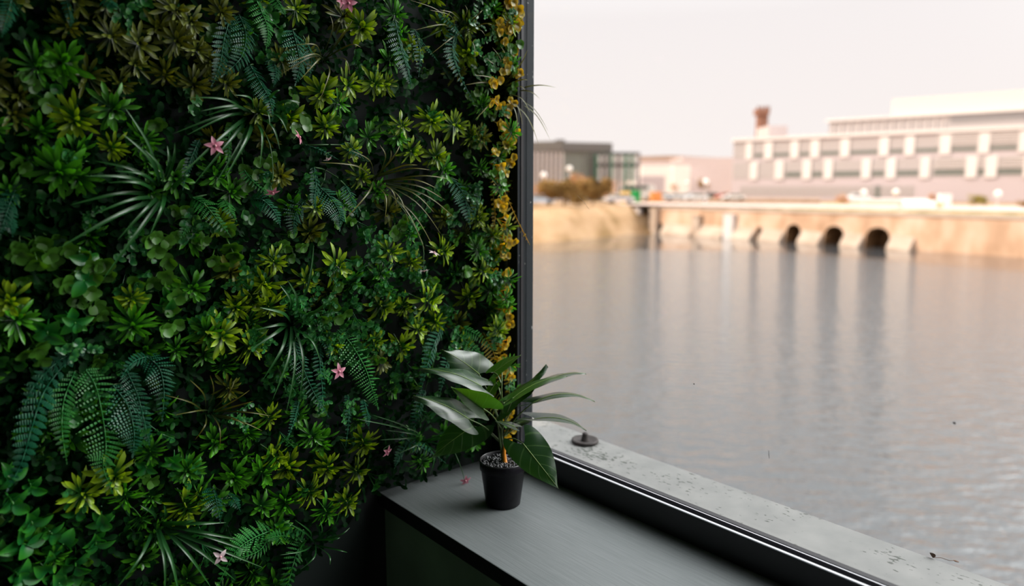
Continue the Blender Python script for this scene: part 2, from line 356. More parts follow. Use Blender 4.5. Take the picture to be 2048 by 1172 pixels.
# ------------------------------------------------------------------ room shell (x = towards window, y = towards plant wall)
SILL = .8; FX0, FX1 = 1.215, 1.262
mb = MB(); mb.box(-3.0, 1.262, WALL_Y+.012, WALL_Y+.25, 0, 3.0); struct('wall_north', mb, M['wall'])
mb = MB(); mb.box(-3.2, -3.0, -2.7, WALL_Y+.25, 0, 3.0); struct('wall_west', mb, M['roomwall'])
mb = MB(); mb.box(-3.0, 1.26, -2.9, -2.7, 0, 3.0); struct('wall_south', mb, M['roomwall'])
mb = MB(); mb.box(-3.2, 1.30, -2.9, WALL_Y+.25, 3.0, 3.2); struct('ceiling', mb, M['ceil'])
mb = MB(); mb.box(-3.2, 1.56, -2.9, WALL_Y+.25, -.2, 0); struct('floor', mb, M['floor'])
mb = MB(); mb.box(FX0+.01, 1.53, -2.9, WALL_Y+.01, 0, SILL-.03); mb.box(FX0+.01, 1.53, -2.9, WALL_Y+.25, -4.6, -.2); mb.box(FX0, FX1+.05, -2.7, WALL_Y+.01, 2.8, 3.0); struct('wall_east', mb, M['wall'])
# outside ledge
mb = MB(); mb.box(FX1-.01, 1.546, -2.9, 1.75, SILL-.028, SILL-.001)
struct('trim_1', mb, M['ledge'], label='pale weathered ledge outside the window with black stains')
# sill slab and the cabinet face beneath it
mb = MB(); mb.box(.8425, FX0+.008, -2.69, WALL_Y+.012, SILL-.036, SILL)
s_ = mb.build('window_sill', M['sill'], smooth=False)
bv = s_.modifiers.new('edge', 'BEVEL'); bv.width = .0025; bv.segments = 2
s_.data.materials.append(M['frame'])
for p in s_.data.polygons:
    if abs(p.normal.x) > .9: p.material_index = 1
tag(s_, 'broad grey painted window sill with fine brush marks, carrying the potted plant', 'window sill')
mb = MB(); mb.box(.862, FX0, -2.69, WALL_Y+.01, .0, SILL-.036); struct('wall_sill_base', mb, M['cab'])
# window frame
wf = empty('window_1', (FX0, .0, SILL)); wf['kind'] = 'structure'; wf['label'] = 'large fixed window in a black aluminium frame'
def wpart(name, mb, mat, sm=False):
    o = mb.build(name, mat, wf, smooth=sm, origin=wf.location); o.location = (0, 0, 0); return o
Y0, Y1 = -2.7, WALL_Y+.01
mb = MB(); mb.box(FX0, FX0+.012, Y0, Y1, SILL+.001, SILL+.064); mb.box(FX0+.012, FX1, Y0, Y1, SILL+.001, SILL+.052); mb.box(FX1-.014, FX1, Y0, Y1, SILL+.052, SILL+.066)
mb.box(FX0, FX1, Y0, Y1, 2.74, 2.8)
wpart('window_frame', mb, M['frame'])
mb = MB(); mb.box(FX0+.001, FX0+.0075, Y0, Y1, SILL+.0635, SILL+.0665); wpart('edge_trim', mb, M['alu'])  # bright strip drawing the highlight along the frame's inner edge
mb = MB(); mb.box(FX1-.0195, FX1-.0165, Y0, Y1, SILL+.052, SILL+.0655); wpart('edge_trim', mb, M['alu'])  # second highlight line, also drawn as a bright strip
mb = MB(); mb.box(FX0-.002, FX1+.004, 1.399, Y1, SILL+.001, 2.8); mb.box(FX0, FX1, Y0, Y0+.1, SILL, 2.8); wpart('window_post', mb, M['post'])
mb = MB(); mb.box(FX1+.004, FX1+.010, 1.404, 1.412, SILL, 2.8); mb.box(FX0+.008, FX0+.016, 1.397, 1.3995, SILL+.06, 2.8); wpart('gasket', mb, M['frame'])
mb = MB(); mb.box(FX0-.010, FX0-.0025, 1.437, 1.444, SILL+.02, 2.8); wpart('edge_trim', mb, M['alu'])  # bright strip put in for the slit of light beside the post
mb = MB(); mb.box(FX0+.024, FX0+.030, Y0+.1, 1.399, SILL+.05, 2.75); g = wpart('pane', mb, M['glass'])
# dust marks on the glass
def onglass(x, y):
    r, f = ray(x, y); return EYE + r*((FX0+.0225)/r.x)
for (x, y, r_, ln, ang, lab) in [(1388, 768, 1.2, 0, 0, 'tiny dark speck stuck on the window pane above the potted plant'),
                       (1538, 909, .45, 8, 1.5, 'short dark hair-thin fibre on the window pane before the lower water'),
                       (1909, 846, 1.8, 3, .8, 'dark comma-shaped speck of dirt on the window pane at far right'),
                       (1169, 405, .35, 21, -1.0, 'fine pale scratch-like fibre on the pane before the brown bush')]:
    mb = MB(); p = onglass(x, y); k_ = 1.66/1419
    if ln:
        a = Vector((0, math.cos(ang), -math.sin(ang) if ang > 0 else math.sin(ang)))*1.0
        q0 = onglass(x-ln*math.cos(ang), y+ln*math.sin(ang)*-1); q1 = onglass(x+ln*math.cos(ang), y+ln*math.sin(ang))
        if ang < 0: q0, q1 = onglass(1155, 391), onglass(1179, 420)
        mb.tube([q0, p+Vector((0, .0004, 0)), q1], [r_*k_*.6, r_*k_, r_*k_*.5], 6)
    else: mb.blob(p, (.0004, r_*k_, r_*k_), n=8, m=6)
    tag(mb.build('dust_speck', M['palestone'] if ang < 0 else M['cap'], origin=p), lab, 'speck')

# ------------------------------------------------------------------ things on the ledge
p = zp(1170, 884, SILL)
root = tag(empty('drain_cap', p), 'dark round metal cap with a stub on the ledge outside the window', 'cap')
mb = MB(); mb.lathe([(0, 0), (.036, 0), (.041, .004), (.040, .009), (.034, .010), (.028, .0055), (0, .004)]); mb.build('disc', M['cap'], root)
mb = MB(); mb.lathe([(.013, .003), (.011, .012), (.008, .022), (.009, .026), (.005, .030), (0, .030)], n=20); mb.build('stub', M['cap'], root)
p = zp(1866, 1116, SILL)
root = tag(empty('dry_leaf', p), 'small curled brown dry leaf at the outer edge of the ledge', 'leaf')
mb = MB(); mb.leaf(Vector((0, 0, 0)), Vector((.2, .3, 1)), Vector((1, -.3, 0)), .014, .006, 'ovate', 1.0, .5, 6); mb.build('blade', M['dry'], root)
mb = MB(); mb.tube([(0, 0, .001), (.01, -.012, .002), (.012, -.026, .001), (.02, -.034, .0015)], .0006, 5); mb.blob((.02, -.036, .001), (.004, .006, .001)); mb.build('stem', M['dry'], root)

# ------------------------------------------------------------------ the plant wall
mb = MB()
mb.box(-1.35, FX0-.012, WALL_Y, WALL_Y+.011, SILL+.002, 2.9); mb.box(-1.35, .80, WALL_Y, WALL_Y+.011, .15, SILL+.002)
struct('panel_backing', mb, M['backing'])['kind'] = 'thing'
tag(bpy.data.objects['panel_backing'], 'dark mesh backing panel that carries all the artificial plants of the wall', 'panel')

def allowed(x, y, m=0):
    if x > 1028 or x < -75 or y < -70 or y > 1235: return False
    if y > 985-.311*(x-759)-m and x > 755: return False
    if y > 975-m and x > 760-1.0*(y-985)-m: return False
    if y > 1040 and x > 700-m: return False
    return True
# dense small-leaved carpet behind everything: stuff
mb = MB(); r = random.Random(3)
for i in range(21000):
    x, y = (r.uniform(-160, 1030), r.uniform(-130, 1290)) if i < 9500 else (r.uniform(-760, 1030), r.uniform(-640, 1900))
    if i >= 9500 and -150 < x and -120 < y < 1280: continue
    if not (allowed(min(max(x, -70), 1100), min(max(y, -60), 1230), 0)): continue
    p = wp(x, y, r.uniform(.008, .055))
    if p.x > FX0-.03 or not (-1.33 < p.x) or not (.17 < p.z < 2.88): continue
    tl = r.uniform(0, 2*PI); out = Vector((r.uniform(-.8, .8), -1, r.uniform(-.5, .9)))
    d = Vector((math.cos(tl), r.uniform(-.9, .1), math.sin(tl)))
    for k in range(2):
        mb.leaf(p, d if k else -d+Vector((0, -.4, 0)), out, r.uniform(.010, .020), r.uniform(.004, .0075), 'round', r.uniform(0, .6), .2, 3)
tag(mb.build('boxwood_foliage', M['box']), 'carpet of small dark round boxwood leaves between the larger plants of the wall', 'foliage', kind='stuff')

# --- kinds of sprig, in a local frame whose +Z leaves the wall
def sprig_rosette(seed, big=1.0, narrow=1.0):
    r = random.Random(seed); mb = MB()
    for n_, el, L, z in ((10, .12, .047, -.004), (9, .42, .044, .003), (7, .78, .038, .008), (5, 1.1, .030, .011), (3, 1.35, .02, .013)):
        a0 = r.uniform(0, 6)
        for k in range(n_):
            if r.random() < .12: continue
            a = a0 + 2*PI*k/n_ + r.uniform(-.25, .25); q = el + r.uniform(-.18, .18)
            d = Vector((math.cos(a)*math.cos(q), math.sin(a)*math.cos(q), math.sin(q)))
            mb.leaf(Vector((0, 0, z)), d, Vector((0, 0, 1)) - d*d.z if q < 1.3 else Vector((math.cos(a), math.sin(a), 0))*-1, L*big*r.uniform(.75, 1.15), .0060*big*narrow*r.uniform(.8, 1.2), 'spoon', r.uniform(.1, .9), .38, 6)
    mb.tube([(0, 0, -.04), (.002, 0, -.02), (0, 0, .006)], [.002, .002, .0015], 5)
    return mb
def sprig_clover(seed, leafs=7, size=.015, prof='round'):
    r = random.Random(seed); mb = MB()
    for c in range(r.choice((2, 3, 3))):
        o = Vector((r.uniform(-.022, .022), r.uniform(-.022, .022), r.uniform(-.008, .014)))
        a0 = r.uniform(0, 6); n_ = r.choice((4, 5, 6))
        for k in range(n_):
            a = a0 + 2*PI*k/n_ + r.uniform(-.2, .2); q = r.uniform(.15, .6)
            d = Vector((math.cos(a)*math.cos(q), math.sin(a)*math.cos(q), math.sin(q)))
            mb.leaf(o, d, Vector((0, 0, 1)) - d*d.z, size*r.uniform(.9, 1.35), size*.55*r.uniform(.85, 1.15), prof, r.uniform(-.2, .7), .25, 5)
        mb.tube([(0, 0, -.04), (o.x*.5, o.y*.5, -.015), o], .0013, 5)
    return mb
def sprig_broad(seed):
    r = random.Random(seed); mb = MB(); a0 = r.uniform(0, 6)
    for k in range(7):
        a = a0 + 2.4*k; q = r.uniform(.1, .9)
        d = Vector((math.cos(a)*math.cos(q), math.sin(a)*math.cos(q), math.sin(q)))
        mb.leaf(Vector((0, 0, .004*k-.01)), d, Vector((0, 0, 1)) - d*d.z, r.uniform(.022, .036), r.uniform(.008, .012), 'ovate', r.uniform(.1, 1.1), .45, 6, 5)
    mb.tube([(0, 0, -.045), (.002, 0, -.02), (0, 0, .012)], .0016, 5)
    return mb
def sprig_box(seed):
    r = random.Random(seed); mb = MB()
    for s in range(5):
        a = r.uniform(0, 2*PI); q = r.uniform(.3, 1.2)
        d = Vector((math.cos(a)*math.cos(q), math.sin(a)*math.cos(q), math.sin(q))); L = r.uniform(.03, .05)
        mb.tube([Vector((0, 0, -.02)), d*L*.5, d*L], .0008, 4)
        for k in range(8):
            o = d*L*(.25+.1*k); a2 = r.uniform(0, 2*PI); e_ = Vector((math.cos(a2), math.sin(a2), .5))
            mb.leaf(o, e_, Vector((0, 0, 1)), r.uniform(.008, .013), r.uniform(.0038, .0055), 'round', .3, .3, 4)
    return mb
MESH = {}
for kk, mats in (('rosette', ('lime', 'green', 'olive')), ):
    for mt in mats: MESH[mt] = [sprig_rosette(i*7+3, narrow=(1, .75, 1.1, .85)[i % 4]).mesh('rosette_sprig', M[mt]) for i in range(6)]
for mt in ('clover', 'cloverdark', 'gold'): MESH[mt] = [sprig_clover(i*5+1).mesh('clover_sprig', M[mt]) for i in range(5)]
MESH['broad'] = [sprig_broad(i+40).mesh('broad_leaf_sprig', M['broad']) for i in range(4)]
mbx = leafy('glossy_boxwood_leaf', (.02, .14, .04), (.05, .22, .04), .22, .2, (1.6, 1.7, .6), var=.4)
MESH['boxs'] = [sprig_box(i+70).mesh('boxwood_sprig', mbx) for i in range(4)]

ferns_px = []      # filled below, before labels
# landmarks by which the sprigs are told apart (short phrases; all are things built below)
LM = [
 (697, 8, 'the pink flower at the top'), (430, 292, 'the pink flower beside the grassy tuft'), (598, 274, 'the small sideways pink flower'),
 (545, 384, 'the drooping pink flower mid-wall'), (678, 743, 'the pink flower beside the bright fern'), (775, 903, 'the pink flower near the sill'),
 (441, 1114, 'the white flower at the bottom'), (868, 505, 'the pale pair of flowers'),
 (505, 228, 'the glossy upper grass tuft'), (325, 390, 'the long-bladed grass tuft'), (990, 185, 'the grass tuft by the post'),
 (745, 365, 'the olive grass tuft mid-wall'), (580, 650, 'the broad-bladed central tuft'), (310, 1045, 'the bottom grass tuft'),
 (205, 850, 'the large hanging ferns'), (725, 740, 'the bright wide fern'), (460, 110, 'the upper curled fern'), (930, 130, 'the feathery fern up high'),
 (430, 430, 'the glossy curled fern'), (660, 410, 'the dim fern mid-wall'), (620, 770, 'the teal hanging fern'), (490, 1110, 'the bottom fern'),
 (60, 80, 'the top left corner'), (60, 320, 'the upper left edge'), (70, 560, 'the left edge halfway up'), (60, 1010, 'the lower left corner'), (960, 20, 'the top end of the post'),
 (985, 560, 'the post, halfway down'), (900, 690, 'the silver leaves of the potted plant'), (250, 40, 'the dark top stretch'), (760, 1000, 'the front corner of the sill'),
]
DIRS = ['right of', 'above right of', 'above', 'above left of', 'left of', 'below left of', 'below', 'below right of']
ORD = ['', 'second ', 'third ', 'fourth ', 'fifth ', 'sixth ', 'seventh ', 'eighth ', 'ninth ', 'tenth ']
pending = []
def sprig(kind, x, y, b, scale=1., look='', cat='sprig', name='sprig', group='', tilt=None, roll=None, r=R):
    me = r.choice(MESH[kind]); o = place(name, me)
    dn = tilt if tilt is not None else (r.gauss(0, .30), r.gauss(-.45, .30))
    z = Vector((dn[0], -1, dn[1])).normalized(); p = wp(x, y, b)
    if p.x > FX0-.035-.01: z = Vector((min(z.x, -.15), z.y, z.z)).normalized()
    q = z.to_track_quat('Z', 'Y').to_matrix().to_4x4() @ Matrix.Rotation(roll if roll is not None else r.uniform(0, 2*PI), 4, 'Z')
    o.matrix_world = Matrix.Translation(p) @ q @ Matrix.Diagonal((scale, scale, scale, 1))
    pending.append((o, x, y, look, cat, group))
    return o
taken = []
def free(x, y, d): return all((x-a)**2+(y-b_)**2 > d*d for a, b_, _ in taken)

ROS = [  # x, y, size, material
 (350,78,1.0,'olive'),(345,18,1,'olive'),(275,88,.8,'olive'),(150,232,1.1,'lime'),(222,215,.95,'green'),(225,292,.7,'lime'),(118,338,1.1,'green'),(158,352,.9,'green'),(130,125,1,'green'),(385,165,.9,'olive'),
 (640,182,1.0,'lime'),(690,170,1.0,'lime'),(672,205,.8,'green'),(720,50,1.0,'lime'),(745,165,.9,'lime'),(590,20,.8,'lime'),(770,170,.7,'lime'),
 (860,238,1.05,'lime'),(905,250,1.0,'lime'),(870,310,.95,'lime'),(885,340,.9,'green'),(800,250,.8,'lime'),(820,300,.8,'lime'),(795,272,.8,'green'),(1000,55,.95,'lime'),(1012,95,.85,'gold'),(960,275,.8,'olive'),
 (775,500,1.1,'lime'),(670,530,1.0,'lime'),(850,600,1.15,'lime'),(760,610,1.0,'lime'),(745,680,.8,'lime'),(935,590,1.0,'lime'),(880,500,.95,'lime'),(980,508,1.0,'lime'),(800,690,.95,'lime'),(870,640,.8,'lime'),
 (500,590,1.15,'lime'),(530,565,.95,'lime'),(440,670,1.1,'lime'),(495,690,1.05,'lime'),(470,610,.9,'lime'),(535,610,.9,'lime'),(410,660,.9,'green'),(265,645,1.05,'green'),(262,595,.7,'lime'),(545,520,.8,'lime'),
 (160,985,1.1,'lime'),(222,950,1.05,'lime'),(250,985,.9,'green'),(370,1010,1.1,'lime'),(395,985,.9,'green'),(520,940,1.05,'green'),(470,950,.9,'green'),(575,930,1.0,'lime'),(620,870,.9,'green'),(725,880,1.0,'lime'),(690,1000,.95,'lime'),(570,1000,1.0,'green'),(615,980,.95,'lime'),(655,930,.95,'lime'),
 (545,910,.9,'lime'),(710,940,.9,'lime'),(520,1010,.8,'green'),(300,900,.8,'green'),(30,640,1.0,'green'),(70,130,.9,'green'),(20,600,.8,'lime'),(640,880,.9,'green'),(430,1000,.9,'green'),(650,1020,.9,'green'),
 (930,50,.9,'lime'),(560,350,.7,'olive'),(700,300,.7,'lime'),(610,560,.7,'lime'),(1005,610,.8,'gold'),(990,650,.8,'lime'),(960,540,.8,'lime'),(560,120,.8,'olive'),(440,20,.7,'olive'),(700,560,.8,'green'),(820,520,.8,'lime'),
]
LOOK = {'lime': 'yellow-green leafy rosette', 'green': 'mid-green leafy rosette', 'olive': 'dim olive leafy rosette', 'gold': 'golden leafy sprig'}
for x, y, s, mt in ROS:
    taken.append((x, y, s))
    if mt == 'gold': sprig('lime', x, y, .07, s, 'golden-green rosette', 'rosette', 'rosette_sprig', 'leafy rosettes on the plant wall')
    else: sprig(mt, x, y, R.uniform(.055, .08), s, LOOK[mt], 'rosette', 'rosette_sprig', 'leafy rosettes on the plant wall')
r = random.Random(11); n_ = 0
for i in range(5000):
    if n_ >= 130: break
    x, y = r.uniform(-60, 1015), r.uniform(-50, 1210)
    if not allowed(x, y, 22) or not free(x, y, 40): continue
    if x < 370 and 430 < y < 620 and r.random() < .8: continue
    if y > 900 and x < 240 and r.random() < .7: continue
    taken.append((x, y, .8)); n_ += 1
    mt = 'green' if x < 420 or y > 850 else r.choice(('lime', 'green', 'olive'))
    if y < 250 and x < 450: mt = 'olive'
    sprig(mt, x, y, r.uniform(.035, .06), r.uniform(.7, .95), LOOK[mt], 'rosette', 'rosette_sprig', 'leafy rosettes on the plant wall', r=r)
CLO = [(60,520,1.1),(95,520,1.1),(85,485,1.0),(125,560,1.2),(180,530,1.0),(205,545,1.3),(160,590,1.1),(305,490,1.2),(330,475,.9),(325,545,1.1),(270,590,1.1),(345,590,1.1),(450,490,1.2),(440,520,1.0),(390,470,.9),(350,655,1.1),(70,700,1.1),(50,490,1.0),
 (90,700,1.0),(660,595,1.0),(690,630,1.1),(785,470,1.0),(940,545,1.0),(640,640,.9),(600,505,.8),(800,450,.8),(720,520,.8),(860,560,.8),(905,480,.8),(640,480,.8),(570,480,.8),(580,200,.8),(600,250,1.0),(760,240,1.0),(500,340,1.0),(650,240,.9),(530,320,.8),(900,420,.8),(930,470,.9),(960,480,.9),(990,470,.8),(750,720,.8),(120,110,1.0),(60,170,.9)]
for x, y, s in CLO:
    taken.append((x, y, .5)); sprig('clover', x, y, R.uniform(.05, .075), s, 'light-green clover sprig', 'clover', 'clover_sprig', 'clover sprigs on the plant wall')
GOLD = [(1034,18,1.1),(1030,48,1.1),(1022,70,.9),(1034,100,.8),(1020,128,.9),(1030,150,.9),(1024,200,.8),(1020,222,1.0),(1026,262,.9),(1018,290,1.0),(1022,325,1.0),(1012,345,.9),(1008,500,.9),(1020,552,1.0),(1008,590,1.0),(1014,622,.9),(1020,652,1.0),(1012,690,1.0),(1000,720,.9),(1014,470,.8),(1006,840,.9),(1020,868,.8)]
for x, y, s in GOLD:
    sprig('gold', x-2, y, .105, s*.8, 'golden clover sprig', 'clover', 'clover_sprig', 'golden sprigs along the window post', tilt=(.35, -.1))
n_ = 0
for i in range(5000):
    if n_ >= 85: break
    x, y = r.uniform(-60, 1010), r.uniform(-50, 1210)
    if not allowed(x, y, 14) or not free(x, y, 34): continue
    taken.append((x, y, .5)); n_ += 1
    sprig('cloverdark' if r.random() < .6 else 'clover', x, y, r.uniform(.03, .055), r.uniform(.7, 1.), 'dark-green clover sprig', 'clover', 'clover_sprig', 'clover sprigs on the plant wall', r=r)
r2_ = random.Random(29)
for i in range(46):
    x, y = 985+r2_.random()*44, -30 + i*19.5 + r2_.uniform(-8, 8)
    kd = r2_.choice(('gold', 'gold', 'clover', 'boxs', 'boxs', 'lime', 'green'))
    nm_ = {'gold': ('golden clover sprig', 'clover', 'clover_sprig'), 'clover': ('light-green clover sprig', 'clover', 'clover_sprig'), 'boxs': ('glossy boxwood sprig', 'boxwood', 'boxwood_sprig')}.get(kd, (LOOK.get(kd), 'rosette', 'rosette_sprig'))
    sprig(kd, x, y, r2_.uniform(.085, .12), r2_.uniform(.6, .85), nm_[0], nm_[1], nm_[2], 'sprigs along the window post', tilt=(r2_.uniform(-.1, .3), r2_.uniform(-.5, .2)), r=r2_)
for i in range(40):
    x, y = 940+r2_.random()*58, -30 + i*20.5 + r2_.uniform(-8, 8)
    if y > 690: continue
    kd = r2_.choice(('boxs', 'boxs', 'lime', 'green', 'clover', 'boxs'))
    nm_ = {'clover': ('light-green clover sprig', 'clover', 'clover_sprig'), 'boxs': ('glossy boxwood sprig', 'boxwood', 'boxwood_sprig')}.get(kd, (LOOK.get(kd), 'rosette', 'rosette_sprig'))
    sprig(kd, x, y, r2_.uniform(.06, .09), r2_.uniform(.65, .9), nm_[0], nm_[1], nm_[2], 'sprigs along the window post', tilt=(r2_.uniform(-.1, .4), r2_.uniform(-.6, .2)), r=r2_)
BRO = [(40,1085,1.2),(95,1060,1.0),(130,1080,1.1),(20,1000,1.1),(60,1040,1.0),(85,1130,1.2),(35,1150,1.2),(150,1120,1.1),(190,1080,1.0),(205,1040,.9),(150,1020,.9),(95,660,1.0),(145,640,1.0),(165,560,1.0),(340,590,.9),(330,610,.9),(460,620,.6),(380,930,.9),(345,920,.8),(290,930,.8),(170,520,.9),(10,950,1.0),(110,1160,1.1),(0,1100,1.0),(60,970,.9),(400,1060,.8),(560,1050,.8)]
for x, y, s in BRO:
    sprig('broad', x, y, R.uniform(.05, .075), s, 'broad glossy green leaf sprig', 'leaf sprig', 'broad_leaf_sprig', 'broad-leaved sprigs on the plant wall')
n_ = 0
for i in range(3000):
    if n_ >= 120: break
    x = r.gauss(780, 170) if i % 3 else r.uniform(-40, 1010); y = r.gauss(590, 110) if i % 3 else r.uniform(-40, 1200)
    if not allowed(x, y, 12): continue
    n_ += 1
    sprig('boxs', x, y, r.uniform(.035, .07), r.uniform(.8, 1.1), 'glossy boxwood sprig', 'boxwood', 'boxwood_sprig', 'boxwood sprigs on the plant wall', r=r)

# label every sprig by the nearest landmark
cell = {}
for it in pending:
    o, x, y, look, cat, group = it
    a, b_, ph = min(LM, key=lambda L: (L[0]-x)**2+(L[1]-y)**2)
    di = int(round(math.atan2(b_-y, x-a)/(PI/4))) % 8
    cell.setdefault((look, di, ph), []).append(((a-x)**2+(b_-y)**2, it))
for (look, di, ph), its in cell.items():
    for k, (d_, (o, x, y, _, cat, group)) in enumerate(sorted(its, key=lambda q: q[0])):
        lab = look + ', ' + (ORD[k] + 'out, ' if k else '') + DIRS[di] + ' ' + ph
        tag(o, lab, cat, group)

# --- ferns: each frond follows a curve on the wall; leaflets on both sides
def smooth(pts, n):
    out = []; P = [pts[0]] + list(pts) + [pts[-1]]
    m_ = len(pts)-1
    for i in range(n+1):
        f = i/n*m_; k = min(int(f), m_-1); t = f-k
        a, b_, c, d = P[k], P[k+1], P[k+2], P[k+3]
        out.append(.5*((2*b_) + (c-a)*t + (2*a-5*b_+4*c-d)*t*t + (3*b_-a-3*c+d)*t**3))
    return out
def frond(parent, pts, half, mat, n=20, b0=.05, b1=.10, sides=(1, -1), sweep=.35, width=.42, seed=0, lift=0.):
    r = random.Random(seed+int(pts[0][0])); o = parent.location
    K = len(pts)-1
    W = [wp(x, y, b0+(b1-b0)*math.sin(PI*.5*i/K)+lift*math.sin(PI*i/K)) for i, (x, y) in enumerate(pts)]
    C = smooth(W, n*2); h = half/930.
    mb = MB(); mb.tube(C, [.0013*(1-.7*i/len(C)) for i in range(len(C))], 5)
    for i in range(1, n+1):
        t = i/n; j = min(len(C)-2, i*2-1); p = C[j]; tg = (C[j+1]-C[max(0, j-1)]).normalized()
        up = Vector((0, -1, 0)) + Vector((.15, 0, .25)); sd = tg.cross(up).normalized(); nn = sd.cross(tg)
        prof = min(1, .55+t*1.8)*(1-max(0, (t-.35)/.65)**1.4*.92)
        for s in sides:
            d = (sd*s*(1 if s > 0 else 1) + tg*sweep - nn*r.uniform(-.05, .35)).normalized()
            L = h*prof*r.uniform(.9, 1.08); seglen = (C[1]-C[0]).length*2
            mb.leaf(p, d, nn, L, min(seglen*width*1.45, L*.34), 'lance', r.uniform(.2, .8), -.15, 6)
    mb.leaf(C[-1], (C[-1]-C[-3]), Vector((0, -1, .2)), h*.25, h*.05, 'lance', .2, .1, 3)
    f = mb.build('frond', mat, parent, origin=o); f.location = (0, 0, 0); return f
